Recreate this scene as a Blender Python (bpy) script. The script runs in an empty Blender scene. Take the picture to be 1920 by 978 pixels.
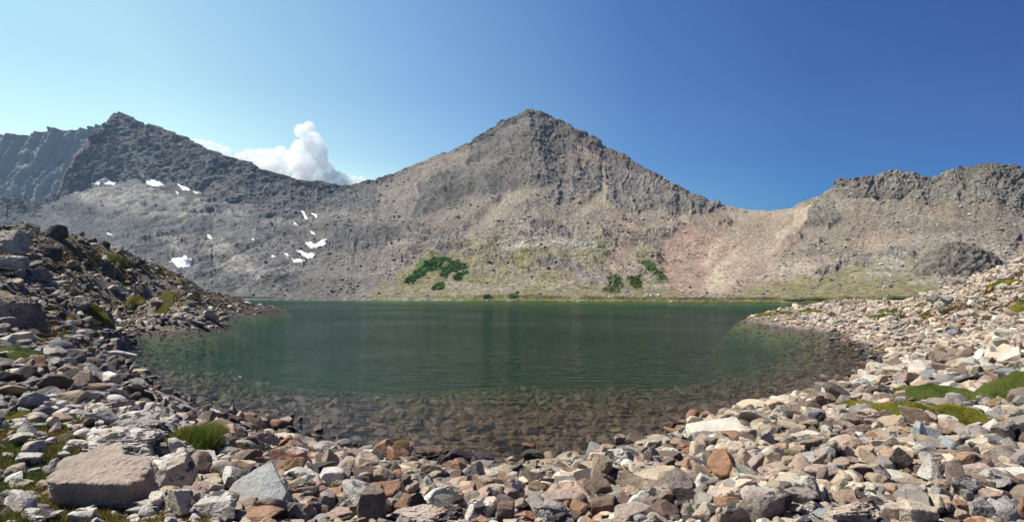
import bpy, math, random
import numpy as np
SC = bpy.context.scene
COL = SC.collection
R = math.radians
rng = np.random.default_rng(7)

# ---------------------------------------------------------------- camera, world, sun, exposure
F = 1144.0           # focal length in pixels of the 1920 px wide photograph
HZ = 549.0           # row of the horizon
ZC = 3.1             # eye height above the lake
cam = bpy.data.cameras.new('camera')
camo = bpy.data.objects.new('camera', cam)
COL.objects.link(camo)
camo.location = (0, 0, ZC)
camo.rotation_euler = (R(90), 0, 0)
cam.sensor_fit = 'HORIZONTAL'
cam.sensor_width = 36
cam.lens = 36 * F / 1920
cam.shift_y = (HZ - 489) / 1920
cam.clip_start = 0.05
cam.clip_end = 20000
SC.camera = camo

SUN_AZ, SUN_EL = R(-84), R(56)      # azimuth from +Y, negative = to the left
sdir = np.array([math.sin(SUN_AZ) * math.cos(SUN_EL), math.cos(SUN_AZ) * math.cos(SUN_EL), math.sin(SUN_EL)])
world = bpy.data.worlds.new('World')
SC.world = world
world.use_nodes = True
wn = world.node_tree
sky = wn.nodes.new('ShaderNodeTexSky')
sky.sky_type = 'NISHITA'
sky.sun_disc = False
sky.sun_elevation = SUN_EL
sky.sun_rotation = SUN_AZ
sky.altitude = 500
sky.air_density = 1.5
sky.dust_density = 1.0
sky.ozone_density = 8.0
bg = wn.nodes['Background']
# the sky pales toward the sun and deepens away from it
_tc = wn.nodes.new('ShaderNodeTexCoord'); _dt = wn.nodes.new('ShaderNodeVectorMath'); _dt.operation = 'DOT_PRODUCT'
wn.links.new(_tc.outputs['Generated'], _dt.inputs[0]); _dt.inputs[1].default_value = (math.sin(R(-64)), math.cos(R(-64)), 0)
_mr = wn.nodes.new('ShaderNodeMapRange'); wn.links.new(_dt.outputs['Value'], _mr.inputs[0]); _mr.inputs[1].default_value = -1; _mr.inputs[2].default_value = 1
_cr = wn.nodes.new('ShaderNodeValToRGB'); wn.links.new(_mr.outputs[0], _cr.inputs[0]); _e = _cr.color_ramp.elements
for _p, _c in ((0, (.07, .11, .24)), (.30, (.0, .06, .255)), (.5, (.04, .145, .33)), (.617, (.135, .255, .42)), (.76, (.48, .56, .58)), (.90, (.92, .88, .62)), (1, (.72, .74, .60))):
    _n = _e[0] if _p == 0 else _e[-1] if _p == 1 else _e.new(_p)
    _n.position = _p; _n.color = _c + (1,)
_sx = wn.nodes.new('ShaderNodeSeparateXYZ'); wn.links.new(_tc.outputs['Generated'], _sx.inputs[0])
_c2 = wn.nodes.new('ShaderNodeValToRGB'); wn.links.new(_sx.outputs[2], _c2.inputs[0]); _e2 = _c2.color_ramp.elements
for _p, _c in ((0, (1.0, .78, .58)), (.07, (.95, .74, .57)), (.137, (.82, .66, .53)), (.21, (.53, .49, .46)), (.30, (.42, .42, .42)), (1, (.42, .42, .42))):
    _n = _e2[0] if _p == 0 else _e2[-1] if _p == 1 else _e2.new(_p)
    _n.position = _p; _n.color = _c + (1,)
_mu = wn.nodes.new('ShaderNodeVectorMath'); _mu.operation = 'MULTIPLY'; wn.links.new(sky.outputs[0], _mu.inputs[0]); wn.links.new(_cr.outputs[0], _mu.inputs[1])
_mv = wn.nodes.new('ShaderNodeVectorMath'); _mv.operation = 'MULTIPLY'; wn.links.new(_mu.outputs[0], _mv.inputs[0]); wn.links.new(_c2.outputs[0], _mv.inputs[1])
_ms = wn.nodes.new('ShaderNodeVectorMath'); _ms.operation = 'SCALE'; wn.links.new(_mv.outputs[0], _ms.inputs[0]); _ms.inputs['Scale'].default_value = 4.0
wn.links.new(_ms.outputs[0], bg.inputs[0])
bg.inputs[1].default_value = 0.092
sun = bpy.data.lights.new('sun', 'SUN')
sun.energy = 5.0
sun.angle = R(0.53)
sun.color = (1.0, 0.945, 0.85)
suno = bpy.data.objects.new('sun', sun)
COL.objects.link(suno)
from mathutils import Vector
suno.rotation_euler = Vector(-sdir).to_track_quat('-Z', 'Y').to_euler()
SC.view_settings.view_transform = 'Standard'
SC.view_settings.look = 'None'
SC.view_settings.exposure = 0.6
SC.view_settings.gamma = 1.0
SC.view_settings.use_curve_mapping = False
SC.cycles.use_denoising = True
SC.cycles.max_bounces = 10
SC.cycles.diffuse_bounces = 2
SC.cycles.glossy_bounces = 2
SC.cycles.transparent_max_bounces = 12
SC.cycles.volume_bounces = 9
SC.cycles.caustics_reflective = False
SC.cycles.caustics_refractive = False
SC.cycles.sample_clamp_indirect = 4

# ---------------------------------------------------------------- numpy noise
def _h(i, j, k, s):
    n = (i * np.uint32(374761393) + j * np.uint32(668265263) + k * np.uint32(2147483647) + np.uint32(s * 974711 + 11))
    n = (n ^ (n >> np.uint32(13))) * np.uint32(1274126177)
    n = (n ^ (n >> np.uint32(15))) * np.uint32(2246822519)
    n = n ^ (n >> np.uint32(16))
    return (n & np.uint32(0xffffff)).astype(np.float32) / np.float32(0xffffff)

def vn(x, y, z, s=0):
    """value noise in -1..1"""
    x = np.asarray(x, np.float32); y = np.asarray(y, np.float32); z = np.asarray(z, np.float32)
    x, y, z = np.broadcast_arrays(x, y, z)
    xi = np.floor(x); yi = np.floor(y); zi = np.floor(z)
    fx = x - xi; fy = y - yi; fz = z - zi
    fx = fx * fx * fx * (fx * (fx * 6 - 15) + 10); fy = fy * fy * fy * (fy * (fy * 6 - 15) + 10); fz = fz * fz * fz * (fz * (fz * 6 - 15) + 10)
    X = xi.astype(np.int64).astype(np.uint32); Y = yi.astype(np.int64).astype(np.uint32); Z = zi.astype(np.int64).astype(np.uint32)
    o = np.uint32(1)
    with np.errstate(over='ignore'):
        a = _h(X, Y, Z, s) * (1 - fx) + _h(X + o, Y, Z, s) * fx
        b = _h(X, Y + o, Z, s) * (1 - fx) + _h(X + o, Y + o, Z, s) * fx
        c = _h(X, Y, Z + o, s) * (1 - fx) + _h(X + o, Y, Z + o, s) * fx
        d = _h(X, Y + o, Z + o, s) * (1 - fx) + _h(X + o, Y + o, Z + o, s) * fx
    return ((a * (1 - fy) + b * fy) * (1 - fz) + (c * (1 - fy) + d * fy) * fz) * 2 - 1

def fbm(x, y, z, n=4, s=0, g=0.5, l=2.13):
    t = 0; a = 1.0; w = 0
    for i in range(n):
        t = t + a * vn(x, y, z, s + i * 7); w += a
        x = x * l + 3.1; y = y * l + 1.7; z = z * l + 5.3; a *= g
    return t / w * 1.4

def ridged(x, y, z, n=4, s=0, g=0.5, l=2.1):
    t = 0; a = 1.0; w = 0
    for i in range(n):
        t = t + a * (1 - 2.2 * np.abs(vn(x, y, z, s + i * 13))); w += a
        x = x * l + 3.1; y = y * l + 1.7; z = z * l + 5.3; a *= g
    return t / w

def sstep(a, b, x):
    t = np.clip((x - a) / (b - a), 0, 1)
    return t * t * (3 - 2 * t)

# ---------------------------------------------------------------- mesh helpers
def mesh_np(name, V, Fc, mat=None, col=None, smooth=True):
    me = bpy.data.meshes.new(name)
    V = np.ascontiguousarray(V, np.float32); Fc = np.ascontiguousarray(Fc, np.int32)
    me.vertices.add(len(V)); me.vertices.foreach_set('co', V.ravel())
    k = Fc.shape[1]
    me.loops.add(Fc.size); me.loops.foreach_set('vertex_index', Fc.ravel())
    me.polygons.add(len(Fc)); me.polygons.foreach_set('loop_start', np.arange(0, Fc.size, k, dtype=np.int32))
    me.update(calc_edges=True)
    if isinstance(smooth, np.ndarray):
        me.polygons.foreach_set('use_smooth', smooth)
    else:
        me.polygons.foreach_set('use_smooth', np.full(len(Fc), bool(smooth)))
    if col is not None:
        ca = me.color_attributes.new('col', 'FLOAT_COLOR', 'POINT')
        ca.data.foreach_set('color', np.ascontiguousarray(col, np.float32).ravel())
    if mat is not None:
        me.materials.append(mat)
    return me

def obj(name, me, parent=None, loc=None):
    o = bpy.data.objects.new(name, me)
    COL.objects.link(o)
    if parent is not None: o.parent = parent
    if loc is not None: o.location = loc
    return o

def tag(o, label=None, cat=None, group=None, kind=None):
    if label: o['label'] = label
    if cat: o['category'] = cat
    if group: o['group'] = group
    if kind: o['kind'] = kind
    return o

def grid_faces(nr, nc):
    i = np.arange(nr * nc).reshape(nr, nc)
    return np.stack([i[:-1, :-1], i[:-1, 1:], i[1:, 1:], i[1:, :-1]], -1).reshape(-1, 4)

def ico(n):
    t = (1 + 5 ** .5) / 2
    v = [(-1, t, 0), (1, t, 0), (-1, -t, 0), (1, -t, 0), (0, -1, t), (0, 1, t), (0, -1, -t), (0, 1, -t), (t, 0, -1), (t, 0, 1), (-t, 0, -1), (-t, 0, 1)]
    f = [(0, 11, 5), (0, 5, 1), (0, 1, 7), (0, 7, 10), (0, 10, 11), (1, 5, 9), (5, 11, 4), (11, 10, 2), (10, 7, 6), (7, 1, 8), (3, 9, 4), (3, 4, 2), (3, 2, 6), (3, 6, 8), (3, 8, 9), (4, 9, 5), (2, 4, 11), (6, 2, 10), (8, 6, 7), (9, 8, 1)]
    v = [np.array(a) / np.linalg.norm(a) for a in v]
    for _ in range(n):
        c = {}; nf = []
        def m(a, b):
            k = (min(a, b), max(a, b))
            if k not in c:
                p = v[a] + v[b]; v.append(p / np.linalg.norm(p)); c[k] = len(v) - 1
            return c[k]
        for a, b, d in f:
            x, y, z = m(a, b), m(b, d), m(d, a)
            nf += [(a, x, z), (b, y, x), (d, z, y), (x, y, z)]
        f = nf
    return np.array(v, np.float32), np.array(f, np.int32)
ICO = [ico(i) for i in range(6)]

# ---------------------------------------------------------------- materials
class NT:
    def __init__(s, name):
        s.m = bpy.data.materials.new(name); s.m.use_nodes = True
        s.t = s.m.node_tree; s.n = s.t.nodes; s.p = s.n['Principled BSDF']; s.out = s.n['Material Output']
    def new(s, ty, **kw):
        n = s.n.new(ty)
        for k, v in kw.items():
            setattr(n, k, v)
        return n
    def l(s, a, b): s.t.links.new(a, b)
    def set(s, n, i, v):
        if hasattr(v, 'is_linked') or isinstance(v, bpy.types.NodeSocket): s.l(v, n.inputs[i])
        else: n.inputs[i].default_value = v
    def noise(s, vec, scale, detail=4, rough=.55, dist=0):
        n = s.new('ShaderNodeTexNoise'); s.l(vec, n.inputs['Vector'])
        n.inputs['Scale'].default_value = scale; n.inputs['Detail'].default_value = detail
        n.inputs['Roughness'].default_value = rough; n.inputs['Distortion'].default_value = dist
        return n.outputs['Fac']
    def vor(s, vec, scale, out='Distance', feat='F1'):
        n = s.new('ShaderNodeTexVoronoi', feature=feat); s.l(vec, n.inputs['Vector']); n.inputs['Scale'].default_value = scale
        return n.outputs[out]
    def math(s, op, a, b=None, c=None, clamp=False):
        n = s.new('ShaderNodeMath', operation=op, use_clamp=clamp); s.set(n, 0, a)
        if b is not None: s.set(n, 1, b)
        if c is not None: s.set(n, 2, c)
        return n.outputs[0]
    def mapr(s, v, a, b, c, d, smooth=False):
        n = s.new('ShaderNodeMapRange', clamp=True)
        if smooth: n.interpolation_type = 'SMOOTHSTEP'
        s.l(v, n.inputs[0])
        for i, x in enumerate((a, b, c, d)): n.inputs[i + 1].default_value = x
        return n.outputs[0]
    def mix(s, f, a, b, bt='MIX'):
        n = s.new('ShaderNodeMix', data_type='RGBA', blend_type=bt)
        s.set(n, 0, f); s.set(n, 6, a); s.set(n, 7, b)
        return n.outputs[2]
    def grey(s, v):
        n = s.new('ShaderNodeCombineColor'); [s.l(v, n.inputs[i]) for i in range(3)]
        return n.outputs[0]
    def attr(s, name='col'):
        n = s.new('ShaderNodeAttribute'); n.attribute_name = name
        return n
    def bump(s, h, strength, dist):
        n = s.new('ShaderNodeBump'); s.l(h, n.inputs['Height']); n.inputs['Strength'].default_value = strength; n.inputs['Distance'].default_value = dist
        return n.outputs[0]

def c4(*c): return (c[0], c[1], c[2], 1)

def mat_mountain():
    t = NT('mountain_rock'); geo = t.new('ShaderNodeNewGeometry').outputs['Position']; a = t.attr()
    n1 = t.noise(geo, .45, 6, .68); n2 = t.noise(geo, 1.9, 3, .6); v = t.vor(geo, .55, 'Color')
    sp = t.new('ShaderNodeSeparateColor'); t.l(v, sp.inputs[0])
    k = t.math('MULTIPLY', t.mapr(n1, .3, .7, .62, 1.38), t.mapr(sp.outputs[0], 0, 1, .72, 1.3))
    c = t.mix(1.0, a.outputs['Color'], t.grey(k), 'MULTIPLY')
    t.l(c, t.p.inputs['Base Color']); t.p.inputs['Roughness'].default_value = .95; t.p.inputs['Specular IOR Level'].default_value = .15
    h = t.math('ADD', t.math('MULTIPLY', n1, 1.0), t.math('MULTIPLY', t.vor(geo, .5), .5))
    t.l(t.bump(h, 1.0, 1.6), t.p.inputs['Normal'])
    return t.m

def mat_rock():
    t = NT('shore_rock'); geo = t.new('ShaderNodeNewGeometry').outputs['Position']; a = t.attr()
    tc = t.new('ShaderNodeTexCoord').outputs['Object']; oi = t.new('ShaderNodeObjectInfo')
    off = t.new('ShaderNodeVectorMath', operation='ADD'); t.l(tc, off.inputs[0])
    mu = t.math('MULTIPLY', oi.outputs['Random'], 61.0); cx = t.new('ShaderNodeCombineXYZ'); [t.l(mu, cx.inputs[i]) for i in range(3)]
    t.l(cx.outputs[0], off.inputs[1]); P = off.outputs[0]
    n1 = t.noise(P, 4.0, 6, .62); n2 = t.noise(P, 28, 4, .65); n3 = t.noise(P, 110, 2, .6)
    k = t.math('MULTIPLY', t.mapr(n1, .3, .7, .78, 1.22), t.mapr(n2, .25, .75, .8, 1.2))
    k = t.math('MULTIPLY', k, t.mapr(n3, .3, .7, .8, 1.2))
    base = t.mix(1.0, a.outputs['Color'], t.grey(k), 'MULTIPLY')
    # warm oxide staining
    st = t.mapr(t.noise(P, 3.1, 4, .6), .52, .72, 0, .4)
    base = t.mix(st, base, t.mix(1.0, base, c4(1.15, .82, .6), 'MULTIPLY'))
    # lichen: pale crust with black blotches
    li = a.outputs['Alpha']
    ln = t.noise(P, 4.0, 7, .6, .5); ln2 = t.noise(P, 5.5, 8, .66, .3)
    crust = t.math('MULTIPLY', t.mapr(ln, .44, .52, 0, 1), t.mapr(li, .1, .9, 0, .7))
    base = t.mix(crust, base, t.mix(.5, c4(.55, .53, .47), base))
    blk = t.math('MULTIPLY', t.mapr(t.math('ADD', ln2, t.math('MULTIPLY', li, .08)), .605, .635, 0, 1), t.mapr(li, .1, .5, 0, .95))
    base = t.mix(blk, base, c4(.045, .042, .04))
    # small dark lichen specks on every stone
    spk = t.mapr(t.noise(P, 46, 3, .7), .60, .66, 0, .55)
    base = t.mix(spk, base, c4(.05, .046, .042))
    # fine cracks
    cr = t.mapr(t.vor(P, 3.3, 'Distance', 'DISTANCE_TO_EDGE'), 0, .012, .55, 1)
    # wet stones at the waterline
    sx = t.new('ShaderNodeSeparateXYZ'); t.l(geo, sx.inputs[0])
    wz = t.math('ADD', sx.outputs[2], t.math('MULTIPLY', t.noise(geo, 2.2, 3), -.16))
    wet = t.mapr(wz, -.06, .06, 1, 0)
    base = t.mix(wet, base, t.mix(1.0, base, c4(.42, .36, .30), 'MULTIPLY'))
    alg = t.mapr(sx.outputs[2], -.35, -.02, .75, 0)
    base = t.mix(alg, base, t.mix(1.0, base, c4(1.7, 1.15, .42), 'MULTIPLY'))
    t.l(base, t.p.inputs['Base Color'])
    t.l(t.mapr(wet, 0, 1, .88, .35), t.p.inputs['Roughness']); t.p.inputs['Specular IOR Level'].default_value = .3
    h = t.math('ADD', t.math('MULTIPLY', n2, .6), t.math('ADD', t.math('MULTIPLY', n1, 1.6), t.math('MULTIPLY', n3, .22)))
    h = t.math('ADD', h, t.math('MULTIPLY', cr, .0))
    t.l(t.bump(h, .8, .035), t.p.inputs['Normal'])
    return t.m

def mat_ground():
    t = NT('shore_soil'); geo = t.new('ShaderNodeNewGeometry').outputs['Position']; a = t.attr()
    n1 = t.noise(geo, 2.3, 8, .65); n2 = t.noise(geo, 22, 5, .7)
    v = t.new('ShaderNodeTexVoronoi'); t.l(geo, v.inputs['Vector']); v.inputs['Scale'].default_value = 9
    sp = t.new('ShaderNodeSeparateColor'); t.l(v.outputs['Color'], sp.inputs[0])
    k = t.math('MULTIPLY', t.mapr(n1, .3, .7, .6, 1.4), t.mapr(n2, .3, .7, .65, 1.35))
    k = t.math('MULTIPLY', k, t.mapr(sp.outputs[0], 0, 1, .65, 1.4))
    c = t.mix(1.0, a.outputs['Color'], t.grey(k), 'MULTIPLY')
    t.l(c, t.p.inputs['Base Color']); t.p.inputs['Roughness'].default_value = .95; t.p.inputs['Specular IOR Level'].default_value = .15
    h = t.math('ADD', n1, t.math('ADD', t.math('MULTIPLY', v.outputs['Distance'], -.5), t.math('MULTIPLY', n2, .5)))
    t.l(t.bump(h, 1, .12), t.p.inputs['Normal'])
    return t.m

def mat_attr(name, rough=.8, spec=.2, trans=0.0):
    t = NT(name); a = t.attr(); t.l(a.outputs['Color'], t.p.inputs['Base Color'])
    t.p.inputs['Roughness'].default_value = rough; t.p.inputs['Specular IOR Level'].default_value = spec
    if trans:
        tr = t.new('ShaderNodeBsdfTranslucent'); t.l(a.outputs['Color'], tr.inputs[0])
        mx = t.new('ShaderNodeMixShader'); mx.inputs[0].default_value = trans
        t.l(t.p.outputs[0], mx.inputs[1]); t.l(tr.outputs[0], mx.inputs[2]); t.l(mx.outputs[0], t.out.inputs[0])
    return t.m

def mat_snow():
    t = NT('old_snow'); geo = t.new('ShaderNodeNewGeometry').outputs['Position']
    n = t.noise(geo, .3, 5); t.l(t.mix(t.mapr(n, .45, .7, 0, 1), c4(.80, .80, .80), c4(.50, .48, .45)), t.p.inputs['Base Color'])
    t.p.inputs['Roughness'].default_value = .7; t.l(t.bump(n, .5, 1.0), t.p.inputs['Normal'])
    return t.m

def mat_water():
    t = NT('lake_water'); geo = t.new('ShaderNodeNewGeometry').outputs['Position']
    t.n.remove(t.p)
    mp = t.new('ShaderNodeMapping'); t.l(geo, mp.inputs[0]); mp.inputs['Rotation'].default_value = (0, 0, R(14)); mp.inputs['Scale'].default_value = (.35, 1.5, 1)
    mp2 = t.new('ShaderNodeMapping'); t.l(geo, mp2.inputs[0]); mp2.inputs['Rotation'].default_value = (0, 0, R(-32)); mp2.inputs['Scale'].default_value = (.6, 1.3, 1)
    a = t.noise(mp.outputs[0], 1.7, 3, .6, .5); b = t.noise(mp2.outputs[0], 4.5, 3, .6, .2); c = t.noise(geo, .16, 3, .5)
    gust = t.mapr(t.noise(geo, .035, 3, .5), .35, .65, .45, 1.2)
    h = t.math('MULTIPLY', t.math('ADD', t.math('MULTIPLY', a, .24), t.math('MULTIPLY', b, .05)), gust)
    h = t.math('ADD', h, t.math('MULTIPLY', c, .1))
    bn = t.bump(h, 1.0, 1.0)
    fr = t.new('ShaderNodeFresnel'); fr.inputs[0].default_value = 1.333; t.l(bn, fr.inputs[1])
    gl = t.new('ShaderNodeBsdfGlossy'); gl.inputs['Roughness'].default_value = .045; t.l(bn, gl.inputs['Normal'])
    tr = t.new('ShaderNodeBsdfTransparent')
    mx = t.new('ShaderNodeMixShader'); t.l(t.math('MULTIPLY', fr.outputs[0], .66), mx.inputs[0]); t.l(tr.outputs[0], mx.inputs[1]); t.l(gl.outputs[0], mx.inputs[2])
    t.l(mx.outputs[0], t.out.inputs[0])
    ab = t.new('ShaderNodeVolumeAbsorption'); ab.inputs[0].default_value = c4(.42, .74, .42); ab.inputs[1].default_value = .16
    vs = t.new('ShaderNodeVolumeScatter'); vs.inputs[0].default_value = c4(.30, .62, .38); vs.inputs[1].default_value = .0042
    ad = t.new('ShaderNodeAddShader'); t.l(ab.outputs[0], ad.inputs[0]); t.l(vs.outputs[0], ad.inputs[1]); t.l(ad.outputs[0], t.out.inputs[1])
    return t.m

def mat_wood():
    t = NT('bleached_wood'); tc = t.new('ShaderNodeTexCoord').outputs['Object']
    mp = t.new('ShaderNodeMapping'); t.l(tc, mp.inputs[0]); mp.inputs['Scale'].default_value = (1, 14, 14)
    n = t.noise(mp.outputs[0], 3, 5); t.l(t.mix(n, c4(.34, .31, .27), c4(.62, .59, .54)), t.p.inputs['Base Color']); t.p.inputs['Roughness'].default_value = .85
    t.l(t.bump(n, .8, .02), t.p.inputs['Normal'])
    return t.m

def mat_cloud():
    t = NT('cloud_mist')
    t.n.remove(t.p)
    v = t.new('ShaderNodeVolumeScatter'); v.inputs['Color'].default_value = c4(1, 1, 1); v.inputs['Density'].default_value = .022; v.inputs['Anisotropy'].default_value = .35
    t.l(v.outputs[0], t.out.inputs[1])
    return t.m

M_MTN = mat_mountain(); M_ROCK = mat_rock(); M_SOIL = mat_ground(); M_SNOW = mat_snow(); M_WATER = mat_water()
M_CLOUD = mat_cloud(); M_WOOD = mat_wood(); M_LEAF = mat_attr('leaf', .7, .2, .3); M_SHRUB = mat_attr('shrub_leaf', .8, .15)
# ---------------------------------------------------------------- the mountains: a terrain sheet lofted between surveyed lines
def PL(*p):
    a = np.array(p, float).reshape(-1, 2); return a[:, 0], a[:, 1]
def on(line, x): return np.interp(x, line[0], line[1])

CREST = PL(-500,350,-300,356,-100,366,0,372, 38,375, 62,384, 84,382, 98,378, 108,374, 113,352, 121,332, 134,312, 150,290, 160,270, 172,252, 186,245, 206,232, 218,221, 228,216, 234,219, 240,221, 253,227, 275,234, 301,242,
  331,255, 357,266, 387,281, 417,292, 438,298, 468,307, 479,320, 507,326, 537,335, 554,341, 576,339, 610,344, 640,350, 672,350, 689,345, 706,341, 732,332, 758,324, 783,313, 809,300,
  835,290, 861,277, 887,268, 904,257, 921,247, 938,234, 955,227, 968,219, 981,212, 994,207, 1003,211, 1028,214, 1046,225, 1067,234, 1093,249, 1119,264, 1140,279, 1166,294, 1192,309,
  1213,324, 1239,339, 1265,352, 1291,367, 1312,372, 1334,382, 1359,389, 1385,393, 1415,395, 1445,396, 1471,393, 1488,390, 1510,380, 1540,369, 1559,357, 1568,344, 1589,336, 1619,332, 1645,331,
  1671,323, 1692,326, 1718,329, 1735,338, 1746,342, 1757,334, 1778,325, 1804,319, 1843,312, 1868,311, 1898,319, 1920,326, 2000,345, 2200,400, 2500,430)
CRY = PL(-500,900, 0,1000, 100,1050, 113,1080, 228,1130, 400,960, 500,900, 610,860, 700,850, 850,860, 993,860, 1140,800, 1290,650, 1445,560, 1600,520, 1750,500, 1868,470, 2000,460, 2500,450)
RIB = PL(-500,354, 0,374, 84,385, 113,356, 121,337, 150,296, 172,262, 206,240, 228,228, 301,262, 357,290, 438,322, 479,340, 537,352, 610,362, 672,362, 732,344, 809,312, 887,280, 938,248, 968,231, 993,212, 1016,227, 1046,251, 1085,275, 1115,293, 1132,304, 1166,316, 1201,329,
  1239,345, 1287,370, 1334,386, 1385,398, 1445,401, 1510,388, 1559,368, 1620,350, 1671,345, 1746,352, 1843,330, 1920,345, 2500,440)
RIBY = PL(-500,890, 0,990, 100,1040, 228,1110, 400,940, 500,880, 700,835, 850,842, 993,845, 1040,815, 1132,740, 1201,690, 1287,630, 1445,548, 1600,508, 1750,488, 1868,456, 2500,440)
L5 = PL(-500,400, 0,400, 70,404, 113,375, 150,362, 180,349, 240,344, 280,345, 330,350, 375,363, 430,385, 480,394, 540,404, 610,402, 660,400, 740,405, 830,392, 930,378, 1040,384, 1130,390, 1200,402, 1290,412, 1380,428, 1445,440, 1520,420, 1600,384, 1750,386, 1868,396, 1920,410, 2500,460)
L5Y = PL(-500,800, 0,900, 113,1040, 228,1020, 330,960, 400,880, 500,800, 610,720, 700,630, 850,590, 993,570, 1130,560, 1200,540, 1290,500, 1445,430, 1600,470, 1750,450, 1868,410, 2500,400)
L4 = PL(-500,450, 0,450, 228,440, 400,470, 500,462, 610,455, 700,462, 850,448, 993,432, 1100,448, 1200,462, 1290,474, 1445,482, 1600,480, 1750,470, 1868,466, 2500,480)
L4Y = PL(-500,700, 0,800, 228,700, 400,600, 500,520, 610,500, 700,470, 850,460, 993,460, 1100,430, 1200,400, 1290,380, 1445,350, 1600,340, 1750,320, 1868,300, 2500,300)
L3 = PL(-500,520, 0,520, 228,520, 400,530, 500,522, 610,515, 700,520, 850,512, 993,505, 1200,520, 1290,527, 1445,530, 1600,526, 1750,520, 1868,516, 2500,520)
L3Y = PL(-500,400, 0,420, 228,450, 400,400, 500,370, 610,350, 850,340, 993,335, 1200,290, 1445,262, 1600,250, 1750,240, 1868,235, 2500,230)
L2 = PL(-500,556, 400,558, 600,558, 900,560, 1200,562, 1500,561, 1700,558, 1900,552, 2500,550)
L2Y = PL(-500,300, 400,300, 600,268, 900,236, 1200,212, 1500,200, 1700,190, 2500,190)
def l1y(x): return 5 * fbm(x / 45, 0, 0, 4, 17) * sstep(500, 640, x) + np.interp(x, [-500, 430, 600, 900, 1200, 1500, 1700, 2500], [275, 268, 253, 222, 199, 187, 178, 170])

cols = np.unique(np.concatenate([np.arange(-480, -60, 12.), np.arange(-60, 1985, 1.35), np.arange(1985, 2480, 12.)]))
def lines(x):
    y1 = l1y(x); z1 = 0.05 + 0 * x
    out = [(HZ + F * (ZC + 3.0) / (y1 - 40), y1 - 40), (HZ + F * (ZC - z1) / y1, y1)]
    for L, LY in ((L2, L2Y), (L3, L3Y), (L4, L4Y), (L5, L5Y), (RIB, RIBY), (CREST, CRY)):
        out.append((on(L, x), on(LY, x)))
    k = out[-1]
    z = ZC + (HZ - k[0]) / F * k[1] - 190
    out.append((HZ - F * (z - ZC) / (k[1] + 230), k[1] + 230))
    return out
LN = lines(cols)
NSEG = [6, 8, 60, 90, 90, 190, 60, 26]
rows = []
for k, n in enumerate(NSEG):
    a, b = LN[k], LN[k + 1]
    za = ZC + (HZ - a[0]) / F * a[1]; zb = ZC + (HZ - b[0]) / F * b[1]
    t = np.arange(n) / n
    for q in t:
        rows.append(np.stack([a[1] + (b[1] - a[1]) * q, za + (zb - za) * q]))
a = LN[-1]
rows.append(np.stack([a[1], ZC + (HZ - a[0]) / F * a[1]]))
G = np.stack(rows)                    # rows, (Y,Z), cols
Yg, Zg = G[:, 0].copy(), G[:, 1].copy()
i0 = 14; i1 = sum(NSEG[:5]) + 60; icrest = sum(NSEG[:7])
for _ in range(3):                      # round the folds between the lines, not the crest
    for A in (Yg, Zg):
        B = A.copy()
        for d in (1, 2, 4, 7):
            B[i0:i1] += A[i0 - d:i1 - d] + A[i0 + d:i1 + d]
        A[i0:i1] = B[i0:i1] / 9
PXg = np.broadcast_to(cols, Yg.shape)
Xg = (PXg - 960) / F * Yg
PYg = HZ - F * (Zg - ZC) / Yg
row_i = np.broadcast_to(np.arange(Yg.shape[0])[:, None], Yg.shape)

# masks surveyed in the photograph and laid on the land (1 px = 2 photo px)
def raster(polys, blur=2, w=1000, h=300, x0=-40):
    m = np.zeros((h, w), np.float32)
    yy, xx = np.mgrid[0:h, 0:w]; xx = xx * 2 + x0; yy = yy * 2 + 20
    for p in polys:
        p = np.array(p, float); ins = np.zeros((h, w), bool)
        for i in range(len(p)):
            xa, ya = p[i]; xb, yb = p[i - 1]
            c = ((ya > yy) != (yb > yy)) & (xx < (xb - xa) * (yy - ya) / (yb - ya + 1e-9) + xa)
            ins ^= c
        m[ins] = 1
    for _ in range(blur):
        m = (m + np.roll(m, 1, 0) + np.roll(m, -1, 0)) / 3; m = (m + np.roll(m, 1, 1) + np.roll(m, -1, 1)) / 3
    return m
def look(m, px, py, x0=-40):
    h, w = m.shape
    x = np.clip((px - x0) / 2, 0, w - 1.01); y = np.clip((py - 20) / 2, 0, h - 1.01)
    xi = x.astype(int); yi = y.astype(int); fx = x - xi; fy = y - yi
    return (m[yi, xi] * (1 - fx) + m[yi, xi + 1] * fx) * (1 - fy) + (m[yi + 1, xi] * (1 - fx) + m[yi + 1, xi + 1] * fx) * fy
K = 2.328
def C1(*p): return [(x / K, 180 + y / K) for x, y in zip(p[::2], p[1::2])]
def C2(*p): return [(500 + x / K, 180 + y / K) for x, y in zip(p[::2], p[1::2])]
def C3(*p): return [(900 + x / K, 180 + y / K) for x, y in zip(p[::2], p[1::2])]
def C4(*p): return [(1280 + x / K, 280 + y / K) for x, y in zip(p[::2], p[1::2])]
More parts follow.
